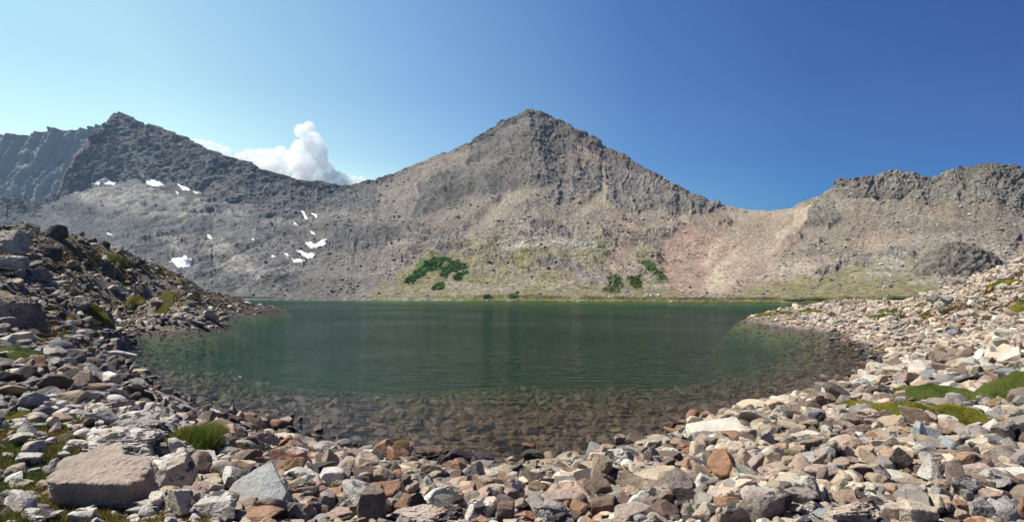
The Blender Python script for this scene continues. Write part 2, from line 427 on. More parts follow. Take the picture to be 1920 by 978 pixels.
crag_polys = [
  C1(265,370,300,330,400,190,530,70,800,170,1100,300,1340,360,1490,385,1490,450,1440,480,1400,500,1330,500,1280,530,1220,500,1120,490,1030,430,960,380,900,400,880,422,760,402,650,372,560,368,420,385,350,395,320,385,280,400),
  C1(200,480,330,470,470,520,560,560,690,630,700,680,640,680,560,640,400,590,300,560,220,520), C1(800,555,880,550,960,580,930,650,830,640), C1(730,700,800,690,870,712,850,735,740,735),
  C1(0,450,100,440,100,500,60,490,0,480), C1(950,500,1090,520,1085,545,960,530),
  C2(880,205,1150,40,1250,70,1300,130,1340,260,1240,290,1150,270,1000,300,900,330), 
  C2(620,530,680,410,790,340,930,300,1150,260,1290,290,1400,300,1440,350,1420,420,1330,470,1260,480,1210,460,1240,400,1150,390,1000,440,930,430,860,460,740,500,640,540),
  C3(215,55,340,90,560,220,900,440,960,450,1060,490,1040,510,940,510,880,530,760,500,620,520,560,480,540,420,535,330,560,295,340,160,270,110),
  C3(200,555,330,560,420,600,400,640,300,610,220,600), C3(390,770,560,780,620,800,560,840,420,810), C3(230,730,400,735,420,770,260,760),
  C4(645,185,665,140,720,125,910,90,1060,130,1085,145,1050,175,990,200,960,235,870,240,760,228,720,235,690,220), C4(1085,140,1220,80,1370,62,1490,100,1490,300,1445,290,1400,225,1280,235,1200,215,1070,255,1045,200),
  C4(515,325,560,250,635,195,690,310,640,345,600,345,590,300,540,335), C4(1380,350,1450,380,1470,470,1420,440), C4(480,360,520,355,520,390,490,385), C4(580,385,605,385,600,405,582,400),
  C2(640,620,800,590,830,610,700,650,560,640,400,700,330,680), C2(280,600,700,560,640,600,420,680,300,690), C2(440,660,540,660,520,690,450,690), C2(1300,760,1490,770,1490,840,1380,820), C2(740,670,870,665,860,690,760,710),
  C4(560,520,900,460,1040,455,1000,480,700,520,560,560),
  C3(1400,550,1490,480,1490,520,1450,570), C2(300,390,500,420,460,500,300,520,200,470)]
M_crag = raster(crag_polys, 3)
slab_polys = [C1(320,420,600,400,760,440,1000,520,1100,530,1060,560,900,540,700,560,560,520,380,470), C1(680,600,780,620,1000,660,1130,720,1140,810,1000,780,900,700,760,690,690,660), C1(270,380,330,330,310,420,270,450),
  C2(900,660,1150,620,1400,650,1480,680,1400,700,1200,690,1000,700), C4(780,520,930,490,1020,520,1010,550,860,570,800,545), C4(970,580,1030,575,1020,597,975,595), C4(1030,570,1130,565,1130,590,1040,590), C2(1150,700,1210,690,1200,720,1150,720)]
M_slab = raster(slab_polys, 2)
tan_polys = [C3(1500,440,1490,500,1330,610,1180,730,1090,850,980,850,1000,780,1130,660,1240,560,1310,510,1400,490), C3(1060,600,1110,560,1010,690,975,770,960,740), C3(1260,620,1330,600,1240,700,1190,720),
  C3(528,285,540,300,535,400,560,470,440,530,400,520,500,430,512,400), C2(1120,400,1190,400,1100,480,960,590,840,640,870,590,1000,490), C3(1040,500,1380,495,1330,550,1200,560,1100,550),
  C3(1300,500,1330,505,1230,600,1130,700,1060,790,1020,800,1100,690,1200,590), C3(1390,500,1440,480,1340,600,1270,690,1200,740,1230,670), C3(1180,505,1215,505,1140,600,1050,660,1000,730,985,770,965,740,1010,660), C3(190,395,130,450,60,520,0,560,0,540,90,450), C3(1100,520,1200,510,1150,620,1080,660), C3(890,470,935,470,900,560,860,560)]
M_tan = raster(tan_polys, 3)
fan_polys = [C3(1040,500,1120,497,1280,503,1400,480,1500,440,1480,520,1420,600,1330,690,1230,780,1120,860,860,865,780,760,790,650,900,570)]
M_fan = raster(fan_polys, 9)
red_polys = [C3(790,640,930,560,1230,570,1340,600,1240,680,1100,760,960,840,830,820,780,720), C3(560,500,660,560,700,600,640,590,560,540), C3(960,850,1000,760,1180,640,1320,640,1260,740,1150,800,1050,850), C3(600,640,700,640,660,760,560,720)]
M_red = raster(red_polys, 6)
mead_polys = [C2(420,890,560,780,800,700,900,640,1100,640,1490,640,1490,895), C3(0,640,450,620,560,660,480,780,780,830,900,880,0,895), C4(160,640,360,590,560,540,780,500,1040,470,1080,560,1180,620,1060,665,0,660), C3(670,680,740,680,780,740,700,740,660,720), C2(600,800,720,700,860,650,800,760)]
M_mead = raster(mead_polys, 5)
grn_polys = [C2(700,745,740,745,765,780,795,805,790,825,760,795,720,760), C2(640,795,690,720,750,690,770,720,700,800,620,830), C3(640,790,700,795,710,850,660,840), C3(60,620,120,630,90,650,60,645), C3(470,670,550,660,520,710,480,700), C3(700,740,740,740,800,810,790,830,750,800), C2(350,850,400,835,380,860), C2(560,860,610,845,580,870), C2(980,625,1060,625,1010,650),
  C4(300,655,500,650,700,652,1000,648,1030,668,700,680,300,672)]
M_grn = raster(grn_polys, 2)
gul_polys = [C1(100,470,180,470,240,560,180,560), C1(640,350,660,350,655,380)]

wx = fbm(PXg / 22, PYg / 22, 0, 4, 90) * 9; wy = fbm(PXg / 22, PYg / 22, 9, 4, 95) * 7
crag = sstep(.12, .95, look(M_crag, PXg + wx, PYg + wy) + .25 * fbm(PXg / 9, PYg / 9, 3, 3, 31) * (look(M_crag, PXg, PYg) > .05))
slab = look(M_slab, PXg + wx, PYg + wy); tanm = look(M_tan, PXg + wx * .5, PYg + wy * .5); red = look(M_red, PXg + wx, PYg + wy)
mead = look(M_mead, PXg + wx, PYg + wy * .6); grn = look(M_grn, PXg + wx * .4, PYg + wy * .3)
behind = (row_i > icrest)
crag = np.where(behind, .8, crag)
crestband = np.clip(1 - np.abs(row_i - icrest) / 22., 0, 1) * (1 - sstep(1300, 1400, PXg) * (1 - sstep(1530, 1560, PXg)))
crag = np.maximum(crag, crestband * .55)
shore = sstep(i0 - 6, i0 + 26, row_i)
# surface normals of the smooth sheet
P = np.stack([Xg, Yg, Zg], -1)
du = np.gradient(P, axis=1); dv = np.gradient(P, axis=0)
N = np.cross(du, dv); N /= np.linalg.norm(N, axis=-1, keepdims=True) + 1e-9
N[N[..., 2] < 0] *= -1
N[..., 2] *= .55; N /= np.linalg.norm(N, axis=-1, keepdims=True)
s = Yg / 800
sc = 1 / np.maximum(s, .3)
x, y, z = Xg * 1., Yg * 1., Zg * 1.
sf = np.where(PXg < 640, 1, -1)
big = ridged(x / 60, y / 90, z / 75, 5, 5, .52)
bed = ridged((x * .8 + z * .9 * sf) / 26, y / 40, (z * .6 - x * .5 * sf) / 9, 5, 40, .6)         # dipping strata
med = fbm(x / 14, y / 14, z / 14, 4, 60, .6)
sm = fbm(x / 3.6, y / 3.6, z / 3.6, 3, 70, .65)
vor_ = np.abs(vn(x / 2.3, y / 2.3, z / 2.3, 80)) + np.abs(vn(x / 1.3, y / 1.3, z / 1.3, 82)) * .6
calm = np.interp(PXg, [0, 640, 760, 1150, 1300, 1500, 1560], [.85, .85, .72, .72, .8, .8, 1])
D = crag * calm * (big * 5.5 + bed * 4.5 + med * 3.0 + sm * 1.9) * s + (1 - crag) * (fbm(x / 60, y / 60, z / 60, 3, 21) * 2.2 + med * .8 + vor_ * .75 + sm * .5) * s
rib_ = ridged((PXg + wx * 1.6 + (PYg - 330) * np.interp(PXg, [0, 500, 700, 1000, 1150, 1500, 1900], [.1, -.3, .5, .1, -.4, .3, 0])) / 24, PYg / 130, 2, 5, 130, .6)
D += crag * calm * rib_ * 7.5 * s
D += (1 - crag) * sstep(530, 470, PYg) * (1 - .8 * np.clip(tanm + red, 0, 1)) * (ridged(x / 95, y / 130, z / 80, 5, 140) * 7 + rib_ * 2.2) * s
D *= 1 - .45 * np.clip(tanm + .8 * red, 0, 1) * (1 - crag)
D += slab * (bed * 2.2) * s
bumps = sstep(570, 500, PYg) * sstep(400, 440, PYg) * sstep(620, 800, PXg) * (1 - sstep(1300, 1450, PXg))
D += bumps * (1 - .5 * crag) * ridged(x / 40, y / 40, z / 10, 5, 11, .55) * 5.5 * (1 - .6 * np.clip(tanm + red, 0, 1))
ledge = sstep(150, 250, PXg) * (1 - sstep(520, 640, PXg)) * sstep(340, 390, PYg)
D += ledge * (1 - crag) * (ridged((x + z) / 50, y / 70, (z - .5 * x) / 16, 5, 15) * 8.0)
D *= shore
# gullies running down the slope (real furrows)
streak = fbm((PXg + wx * 2 + (PYg - 400) * np.interp(PXg, [0, 500, 700, 1300, 1500], [-1.0, -.8, .8, .6, .9])) / 26, (PYg - PXg * .3 + wy * 3) / 90, 0, 5, 120, .65)
D += (1 - crag) * shore * streak * .45 * s * sstep(545, 480, PYg)
P = P + N * D[..., None]
P[..., 2] = np.where((row_i < i0 - 1), np.minimum(P[..., 2], -.2), P[..., 2])
# albedo of the ground
def C(*c): return np.array(c, np.float32)
def lerp(a, b, t): return a + (b - a) * t[..., None]
g0 = np.stack([np.interp(PXg, [0, 500, 800, 1100, 1500, 1900], v) for v in ([.096, .112, .172, .198, .235, .190], [.096, .108, .148, .166, .193, .165], [.101, .104, .120, .128, .147, .130])], -1)
col = g0 * (1 + .16 * streak[..., None] + .34 * fbm(x / 45, y / 45, z / 45, 5, 200)[..., None])
lg = ridged((x + z) / 50, y / 70, (z - .5 * x) / 16, 5, 15)
col = col * (1 + (ledge * (.35 * lg + .35 * np.clip(bed, -1, 1) + .2 * fbm(x / 25, y / 25, z / 10, 4, 215)))[..., None])
fan = look(M_fan, PXg + wx * .6, PYg + wy * .4)
col = lerp(col, C(.265, .20, .15) * (1 + .22 * streak[..., None] + .1 * fbm(x / 30, y / 30, z / 30, 3, 216)[..., None]), fan * .8)
pink = fbm(PXg / 60, PYg / 30, 4, 4, 210)
col = lerp(col, col * C(1.06, .97, .92), np.clip(pink * 1.3, 0, 1) * sstep(900, 1200, PXg))
col = lerp(col, C(.25, .165, .125) * (1 + .25 * streak[..., None]), np.clip(red * .6 * (.75 + 1.2 * streak), 0, 1))
col = lerp(col, C(.335, .275, .195) * (1 + .25 * streak[..., None]), np.clip(tanm * (.85 + .45 * streak) * np.interp(PXg, [1150, 1230], [.45, 1]), 0, .9))
mm = np.clip(mead * (.55 + .35 * sstep(1380, 1500, PXg) + .9 * fbm(PXg / 16, PYg / 7, 2, 4, 220)), 0, 1) * (1 - crag)
col = lerp(col, np.broadcast_to(C(.165, .148, .068), col.shape), mm * .9)
col = lerp(col, np.broadcast_to(C(.075, .10, .025), col.shape), np.clip(grn * 1.2 * (.75 + fbm(PXg / 7, PYg / 4, 8, 3, 230)), 0, 1) * (1 - crag))
ck = .9 * np.stack([np.interp(PXg, [0, 600, 900, 1200, 1900], v) for v in ([.105, .09, .105, .12, .13], [.107, .09, .097, .108, .12], [.115, .094, .087, .095, .10])], -1)
ck = ck * (1 + .35 * med[..., None] + .3 * bed[..., None] + .5 * fbm(x / 50, y / 50, z / 25, 4, 205)[..., None] + .28 * rib_[..., None])
col = lerp(col, ck, crag * .82)
ridge_shade = sstep(1010, 1030, PXg) * (row_i > sum(NSEG[:6])) * (1 - sstep(1280, 1330, PXg))
col = lerp(col, np.broadcast_to(C(.115, .09, .08), col.shape), ridge_shade * .9)  # face right of the peak ridge: its shade put into a dark brown albedo
col = lerp(col, C(.27, .25, .215) * (1 + .3 * bed[..., None]), np.clip(slab * .75 * (.7 + med), 0, 1))
col = col * (1 + .16 * sstep(420, 520, PYg) * sstep(550, 700, PXg))[..., None]
# the green fringe on the far shore
fr = (1 - sstep(3, 7, np.abs(row_i - (i0 - 3)) + 4 * fbm(PXg / 14, row_i / 4., 0, 2, 260))) * sstep(640, 900, PXg + 60 * fbm(PXg / 40, 0, 0, 3, 240))
col = lerp(col, np.broadcast_to(C(.14, .14, .05), col.shape), np.clip(fr * (.8 + .8 * fbm(PXg / 18, 0, 3, 3, 250)), 0, .9))
col = np.clip(col, .012, .8)
MT_P, MT_N = P, N
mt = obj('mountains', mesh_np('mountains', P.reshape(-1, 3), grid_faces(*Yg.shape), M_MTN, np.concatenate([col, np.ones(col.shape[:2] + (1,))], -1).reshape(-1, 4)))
tag(mt, kind='structure')

# ---- bilinear access to the displaced sheet by photo position
def mt_at(px, py):
    ci = np.clip(np.searchsorted(cols, px) - 1, 0, len(cols) - 2); fx = (px - cols[ci]) / (cols[ci + 1] - cols[ci])
    out = np.zeros((len(px), 3)); nn = np.zeros((len(px), 3))
    for i in range(len(px)):
        c = ci[i]; pc = PYg[i0 - 6:icrest, c]
        r = i0 - 6 + int(np.argmax(pc <= py[i])) if (pc <= py[i]).any() else icrest - 1
        r = max(r, i0 - 5); a, b = PYg[r - 1, c], PYg[r, c]; f = np.clip((a - py[i]) / (a - b + 1e-9), 0, 1); g = fx[i]
        q = lambda A: (A[r - 1, c] * (1 - f) + A[r, c] * f) * (1 - g) + (A[r - 1, c + 1] * (1 - f) + A[r, c + 1] * f) * g
        out[i] = q(MT_P); nn[i] = q(MT_N)
    return out, nn

# ---- the far blue cliff behind
fc = np.arange(-420, 330, 1.4)
FCR = PL(-500,300,-300,280,-100,266,0,260,17,257,43,253,64,251,82,249,103,244,129,238,148,240,180,238,186,247,240,262,400,330)
FY = 1700.
nr = 150
t = np.linspace(0, 1, nr)[:, None]
zc_ = ZC + (HZ - on(FCR, fc) + 8) / F * (FY + 85)
zb_ = ZC + (HZ - (402 + 0 * fc)) / F * (FY - 190)
tt = np.where(t < .25, t / .25 * .08, .08 + (t - .25) / .75 * .92)
Yf = (FY - 190) + 150 * np.minimum(t / .25, 1) + 150 * np.clip((t - .25) / .75, 0, 1) + 0 * fc
Zf = zb_ + (zc_ - zb_) * tt
Yf = np.concatenate([Yf, Yf[-1:] + 40, Yf[-1:] + 260]); Zf = np.concatenate([Zf, Zf[-1:] - 8, Zf[-1:] - 260])
Xf = (fc - 960) / F * FY + 0 * Yf
rel = sstep(.2, .35, np.concatenate([t, [[1.]], [[1.]]])) + 0 * Yf
rib = ridged(Xf / 62, Zf / 420, 0, 5, 300, .55); rb2 = fbm(Xf / 16, Zf / 22, 0, 4, 310, .6)
Yf -= rel * (rib * 70 + rb2 * 10); Zf += rel * rb2 * 5; Zf += (1 - rel) * fbm(Xf / 30, Yf / 30, 0, 4, 320) * 5
lay = fbm(Zf / 12 + .2 * rb2, Xf / 300, 0, 3, 330)
fcol = C(.20, .20, .205) * (1 + .10 * lay[..., None] + .3 * rb2[..., None] + .5 * fbm(Xf / 26, Zf / 230, 0, 4, 340)[..., None]); fcol = lerp(fcol, np.broadcast_to(C(.24, .235, .23), fcol.shape), 1 - rel)
fo = obj('far_cliffs', mesh_np('far_cliffs', np.stack([Xf, Yf, Zf], -1).reshape(-1, 3), grid_faces(*Yf.shape), M_MTN, np.concatenate([np.clip(fcol, .02, 1), np.ones(fcol.shape[:2] + (1,))], -1).reshape(-1, 4)))
tag(fo, kind='structure')

# ---- snow patches lying in the hollows
snow = [
 (C1(405,390,440,381,449,388,440,394), 'tiny snow patch beside the flat one under the cliff of the left mountain'),
 (C1(446,390,480,376,508,383,503,394), 'flat snow patch at the foot of the cliff below the left summit'),
 (C1(640,382,646,356,668,370,722,398,695,405,650,396), 'big wedge of snow with a tip running up into the cliff gully'),
 (C1(782,401,802,400,840,416,832,428,800,419), 'slanted snow patch under the cliff east of the gully wedge'),
 (C1(842,423,892,424,884,434,860,433), 'thin low snow streak ending under the dark cliff corner'),
 (C1(768,429,786,434,779,443), 'speck of snow below the slanted patch under the cliff'),
 (C1(742,738,800,739,835,731,845,746,830,760,795,775,765,758), 'largest isolated snow patch just above the near hillside crest'),
 (C1(938,644,956,645,963,659,948,660), 'small round snow patch on the grey slab slope mid mountain'),
 (C1(1111,642,1146,644,1140,655), 'small wedge of snow on the talus between the slabs and the basin'),
 (C1(468,604,500,627,507,637,483,622), 'narrow diagonal snow streak on the dark lower ledges'),
 (C1(1324,526,1340,529,1348,541,1334,541), 'upper basin snow patch, the one nearer the dark cliff'),
 (C1(1364,523,1392,530,1389,540), 'upper basin snow patch, the one nearer the saddle'),
 (C1(1361,606,1376,609,1384,622,1369,620), 'small tilted snow patch alone in the middle of the basin'),
 (C1(1343,672,1385,671,1400,662,1418,651,1432,650,1426,667,1390,680,1368,684), 'long curved snow patch, topmost of the three big ones in the basin'),
 (C1(1302,699,1340,701,1387,710,1377,724,1350,730,1328,712), 'tapered snow patch, middle of the three big ones in the basin'),
 (C1(1284,737,1320,739,1352,742,1330,752,1300,750), 'flat snow patch, lowest of the three big ones in the basin'),
 (C1(1188,714,1202,718,1217,730,1203,732), 'snow sliver low in the basin beside the pale slabs'),
 (C1(1286,585,1316,599,1298,599), 'faint thin snow sliver high on the grey basin talus'),
 (C1(1216,704,1237,709,1220,713), 'smallest snow fleck above the lowest basin patch'),
 (C1(1252,717,1277,726,1260,726), 'snow fleck between the sliver and the tapered basin patch')]
for poly, lab in snow:
    p = np.array(poly); x0, y0 = p.min(0) - 1; x1, y1 = p.max(0) + 1
    nx = int((x1 - x0) / .5) + 2; ny = int((y1 - y0) / .35) + 2
    gx, gy = np.meshgrid(np.linspace(x0, x1, nx), np.linspace(y0, y1, ny))
    # signed distance to the outline
    ins = np.zeros(gx.shape, bool); dmin = np.full(gx.shape, 1e9)
    jx = gx + 1.0 * fbm(gx / 5, gy / 3, 0, 3, 401); jy = gy + .6 * fbm(gx / 5, gy / 3, 7, 3, 405)
    for i in range(len(p)):
        a, b = p[i], p[i - 1]
        ins ^= ((a[1] > jy) != (b[1] > jy)) & (jx < (b[0] - a[0]) * (jy - a[1]) / (b[1] - a[1] + 1e-9) + a[0])
        ab = b - a; tq = np.clip(((jx - a[0]) * ab[0] + (jy - a[1]) * ab[1]) / (ab @ ab), 0, 1)
        dmin = np.minimum(dmin, np.hypot(jx - a[0] - tq * ab[0], jy - a[1] - tq * ab[1]))
    sd = np.where(ins, dmin, -dmin).ravel()
    Q, NN = mt_at(gx.ravel(), gy.ravel())
    lift = np.where(sd > 0, 1.2 + np.minimum(sd, 3) * .5, -2.0)
    Q = Q + np.array([0, -.75, .66]) * lift[:, None]
    f = grid_faces(ny, nx); keep = (sd[f] > -.9).all(1); f = f[keep]
    if len(f) < 2: continue
    u_, inv = np.unique(f, return_inverse=True); Q = Q[u_]; o0 = Q.mean(0)
    o = obj('snow_patch', mesh_np('snow_patch', Q - o0, inv.reshape(-1, 4), M_SNOW), loc=o0)
    tag(o, lab, 'snow patch', 'snow patches on the mountain')
# ---------------------------------------------------------------- near ground: thin plate surface through surveyed points
WL = [(540,585),(505,589),(470,592),(430,598),(380,601),(330,606),(290,613),(255,626),(238,640),(226,658),(232,674),(256,692),(285,715),(330,743),(372,756),(420,770),(470,779),(520,790),(556,797),(590,812),(625,828),(665,838),(720,846),
      (800,856),(880,862),(960,864),(1040,856),(1100,848),(1160,836),(1200,822),(1225,803),(1262,788),(1300,779),(1370,766),(1425,747),(1480,741),(1520,736),(1562,714),(1612,700),(1640,685),(1640,668),(1610,652),(1560,636),(1480,618),(1430,609),(1385,603)]
ctl = []
for px, py in WL: ctl.append((px, ZC * F / (py - HZ), -.13 if py > 735 else -.06 if py > 610 else 0.0))
def zz(px, py, Y): return (px, Y, ZC + (HZ - py) / F * Y)
ctl += [zz(*a) for a in [
 (-300,1000,4.2),(0,978,4.3),(300,978,4.3),(600,985,4.4),(900,985,4.5),(1200,985,4.4),(1500,978,4.3),(1920,978,4.3),(2300,1000,4.3),
 (0,860,6.2),(200,850,6.6),(400,870,6.6),(600,905,6.4),(900,925,6.3),(1200,910,6.3),(1500,870,6.9),(1800,860,7.0),(2000,850,7.2),
 (0,780,9.0),(200,780,9.3),(330,800,9.3),(420,830,8.6),(1450,800,9.7),(1700,780,10.8),(1920,760,11.6),(1400,800,10.1),
 (-60,690,14),(0,690,14),(60,650,18.5),(130,690,17),(120,620,26),(0,600,23),(-200,620,18),(0,520,32),(-300,500,34),(0,440,55),(-200,434,55),(-500,430,60),(120,450,62),(200,474,68),(260,487,72),(330,517,80),(400,547,88),(440,563,92),(490,575,95),(525,580,96.5),
 (150,540,42),(300,560,56),(300,592,50),(200,600,37),(400,582,70),(180,640,28),(210,620,33),(60,480,44),(440,583,82),
 (1920,700,14.5),(1750,740,14.5),(1650,730,16),(1600,740,15.5),(1700,690,20.5),(1780,660,24),(1920,640,24),(1920,560,34),(1920,492,42),(2200,430,46),(2500,430,48),(1820,527,50),(1750,556,56),(1700,598,46),(1600,604,50),(1640,567,76),(1700,571,66),(1500,592,60),(1560,569,80),(1450,586,68),(1412,594,66),(1850,600,34),(1700,640,32),(1640,625,41),
 ]]
ctl += [(900,1.6,1.55),(0,1.6,1.6),(1900,1.6,1.55),(-1500,1.6,1.6),(3300,1.6,1.6),(900,.8,1.5),(-900,4,1.6),(2800,5,1.6)]
ctl += [(960,23.5,-1.0),(960,15.5,-.42),(700,15.5,-.42),(850,13,-.28),(1100,13,-.28),(1250,16,-.4),(960,19,-.7),(700,19,-.75),(1200,19,-.65),(960,30,-1.7),(960,39,-3.2),(960,50,-5.5),(960,70,-9),(600,24,-1.4),(600,34,-2.6),(600,45,-4.5),(1300,24,-1.2),(1250,34,-2.4),(1250,45,-4.5),(350,27,-.6),(450,50,-2),(420,34,-1.3),(1400,35,-1.7),(1500,26,-.5),(1500,20,-.4),(1400,48,-3.2),(1300,62,-7),(1390,78,-5),(600,92,-6),(500,19,-.5),(620,100,-8),
  (1450,88,-2),(1500,98,-3),(1560,110,-3),(1650,110,-1.5),(1800,90,1.0),(1950,90,2.5),(2200,100,3),(440,112,-3),(330,104,-1),(200,95,3.5),(0,90,4),(-300,100,4),(0,130,-3),(300,135,-5),(900,130,-9),(1300,130,-8),(1700,140,-4),(2300,140,-2)]
cp = np.array(ctl); cu = (cp[:, 0] - 960) / F; cl = np.log(cp[:, 1])
cw = np.stack([cu, cl * .9], 1)
def tps_k(r2): return .5 * r2 * np.log(r2 + 1e-12)
n = len(cw); A = np.zeros((n + 3, n + 3))
d2 = ((cw[:, None] - cw[None]) ** 2).sum(-1)
A[:n, :n] = tps_k(d2) + np.eye(n) * 1e-5; A[:n, n] = 1; A[:n, n + 1:] = cw; A[n, :n] = 1; A[n + 1:, :n] = cw.T
# heights are fitted in units of distance so that far relief does not disturb the near ground
zn = cp[:, 2] / cp[:, 1] ** .6
TW = np.linalg.solve(A, np.concatenate([zn, [0, 0, 0]]))
def tps(u, Y):
    l = np.log(Y) * .9; out = np.full(u.shape, TW[n]) + TW[n + 1] * u + TW[n + 2] * l
    for i in range(n):
        out = out + TW[i] * tps_k((u - cw[i, 0]) ** 2 + (l - cw[i, 1]) ** 2)
    return out * Y ** .6
def ground(X, Y, fine=True):
    u = X / Y; z = tps(u, Y)
    land = sstep(.05, .8, z); left = sstep(-.30, -.5, u) * sstep(24, 34, Y)
    z = z + land * (.10 * fbm(X / 2.2, Y / 2.2, 0, 3, 500) + .05 * fbm(X / .6, Y / .6, 0, 2, 505))
    z = z + sstep(16, 30, Y) * land * (.25 * fbm(X / 4, Y / 4, 0, 3, 510))
    z = z + left * sstep(.3, 3, z) * ((ridged(X / 8, Y / 8, 0, 4, 520) - .55) * 1.3 + .7 * fbm(X / 2.6, Y / 2.6, 1, 4, 530))
    z = z + .35 * fbm(X / 7, Y / 7, 0, 3, 545) * sstep(-.25, -1.2, z)
    z = z + .03 * vn(X * 1.3, Y * 1.3, 0, 540) * sstep(-.1, -.6, z)
    return z
us = np.linspace(-1.75, 1.75, 1150); ls = np.concatenate([np.linspace(math.log(.7), math.log(3), 40)[:-1], np.linspace(math.log(3), math.log(138), 780)])
UU, LL = np.meshgrid(us, ls); YY = np.exp(LL); XX = UU * YY
ZG = ground(XX, YY)
def ground_fast(X, Y):
    X = np.asarray(X, float); Y = np.asarray(Y, float)
    u = np.clip((X / Y + 1.75) / 3.5 * 1149, 0, 1148.99); l = np.log(Y); li = np.interp(l, ls, np.arange(len(ls)))
    ui = u.astype(int); lj = np.minimum(li.astype(int), len(ls) - 2); fu = u - ui; fl = li - lj
    return (ZG[lj, ui] * (1 - fu) + ZG[lj, ui + 1] * fu) * (1 - fl) + (ZG[lj + 1, ui] * (1 - fu) + ZG[lj + 1, ui + 1] * fu) * fl
PYn = HZ - F * (ZG - ZC) / YY; PXn = 960 + F * UU
def hit(px, py):
    """distance at which the ground shows at this place of the photo (nearest one)"""
    u = (px - 960) / F; Yt = np.exp(np.linspace(math.log(3.2), math.log(110), 900)); z = ground_fast(u * Yt, Yt)
    z = np.maximum(z, -.02)
    p = HZ - F * (z - ZC) / Yt
    k = int(np.argmax(p <= py))
    return float(Yt[k]) if (p <= py).any() else 100.
# soil colour
x, y = XX, YY
n1 = fbm(x / 3, y / 3, 0, 4, 550); n2 = fbm(x / .9, y / .9, 0, 4, 560)
col = np.broadcast_to(C(.075, .058, .045), XX.shape + (3,)).copy()
right = sstep(.35, .5, UU) * sstep(18, 26, YY); left = sstep(-.4, -.55, UU) * sstep(20, 28, YY)
col = lerp(col, np.broadcast_to(C(.36, .29, .235), col.shape), right * .9)
col = lerp(col, np.broadcast_to(C(.20, .175, .145), col.shape), left)
col = lerp(col, np.broadcast_to(C(.11, .085, .035), col.shape), left * sstep(.0, .5, n1 + .35) * sstep(1.2, 3, ZG) * .8)
col = lerp(col, np.broadcast_to(C(.10, .07, .05), col.shape), left * sstep(.3, .7, n2) * .6)
gl = sstep(-.67, -.72, UU + .05 * n2) * (1 - sstep(11, 12.5, YY))
col = lerp(col, np.broadcast_to(C(.13, .105, .04), col.shape), gl * sstep(-.5, .1, n2) * .85)
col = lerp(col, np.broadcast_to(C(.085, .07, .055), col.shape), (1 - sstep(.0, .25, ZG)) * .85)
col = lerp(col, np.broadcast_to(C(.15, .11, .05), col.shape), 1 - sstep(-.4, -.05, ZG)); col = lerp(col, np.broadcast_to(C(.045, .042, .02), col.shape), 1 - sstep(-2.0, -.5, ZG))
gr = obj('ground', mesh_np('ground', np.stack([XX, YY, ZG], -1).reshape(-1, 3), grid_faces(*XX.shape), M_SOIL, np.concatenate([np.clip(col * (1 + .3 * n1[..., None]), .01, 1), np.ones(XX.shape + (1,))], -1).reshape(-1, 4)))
tag(gr, kind='structure')

# ---- the lake: one closed body of water
lx = np.array([-330, 220.]); V = []
bx0, bx1, by0, by1, bz = -330, 260, -6, 285, -13
V = [(bx0, by0, 0), (bx1, by0, 0), (bx1, by1, 0), (bx0, by1, 0), (bx0, by0, bz), (bx1, by0, bz), (bx1, by1, bz), (bx0, by1, bz)]
Fc = [(0, 1, 2, 3), (7, 6, 5, 4), (0, 4, 5, 1), (1, 5, 6, 2), (2, 6, 7, 3), (3, 7, 4, 0)]
tag(obj('lake', mesh_np('lake', V, Fc, M_WATER, smooth=False)), kind='structure')

# ---------------------------------------------------------------- rocks
PAL = dict(tan=(.40,.31,.215), cream=(.52,.43,.31), pink=(.41,.305,.235), grey=(.29,.265,.23), bluegrey=(.245,.25,.245), dark=(.075,.065,.056), rust=(.33,.19,.11), white=(.60,.555,.47), brown=(.17,.125,.095))
PAL = {k: tuple(.77 * q for q in v) for k, v in PAL.items()}
def rock_shape(level, seed, np_=11, blocky=.5, sharp=40, rough=.7):
    r = np.random.default_rng(seed)
    d, f = ICO[level]
    nrm = r.normal(size=(np_, 3)); nrm /= np.linalg.norm(nrm, axis=1, keepdims=True)
    if r.random() < blocky:                       # three pairs of rough faces plus a few chips
        Q, _ = np.linalg.qr(r.normal(size=(3, 3))); Q = np.eye(3) + .28 * (Q - .3); Q /= np.linalg.norm(Q, axis=1, keepdims=True)
        nrm = np.concatenate([Q, -Q + r.normal(size=(3, 3)) * .14, nrm[:5]]); nrm /= np.linalg.norm(nrm, axis=1, keepdims=True)
        hh = np.concatenate([r.uniform(.72, .9, 6), r.uniform(.85, 1.02, 5)])
    else:
        hh = r.uniform(.55, 1.0, np_)
    k = np.maximum(d @ nrm.T / hh, 1e-3)
    rad = (np.sum(k ** sharp, axis=1)) ** (-1 / sharp)
    rad = np.clip(rad, .3, 1.35)
    v = d * rad[:, None]
    if level >= 2:
        q = v * 1.7 + seed % 97
        dd = .055 * rough * fbm(q[:, 0], q[:, 1], q[:, 2], 3 if level < 4 else 4, seed % 50)
        if level >= 3:
            q = v * 3.1 + seed % 89
            dd = dd + .03 * rough * (np.abs(vn(q[:, 0], q[:, 1], q[:, 2], 3)) * -2 + .5) + .014 * rough * fbm(q[:, 0] * 2.7, q[:, 1] * 2.7, q[:, 2] * 2.7, 3, 9)
        v = v * (1 + dd[:, None])
    return v, f
def rotz(a):
    c, s_ = math.cos(a), math.sin(a); return np.array([[c, -s_, 0], [s_, c, 0], [0, 0, 1]])
def rotx(a):
    c, s_ = math.cos(a), math.sin(a); return np.array([[1, 0, 0], [0, c, -s_], [0, s_, c]])
def roty(a):
    c, s_ = math.cos(a), math.sin(a); return np.array([[c, 0, s_], [0, 1, 0], [-s_, 0, c]])
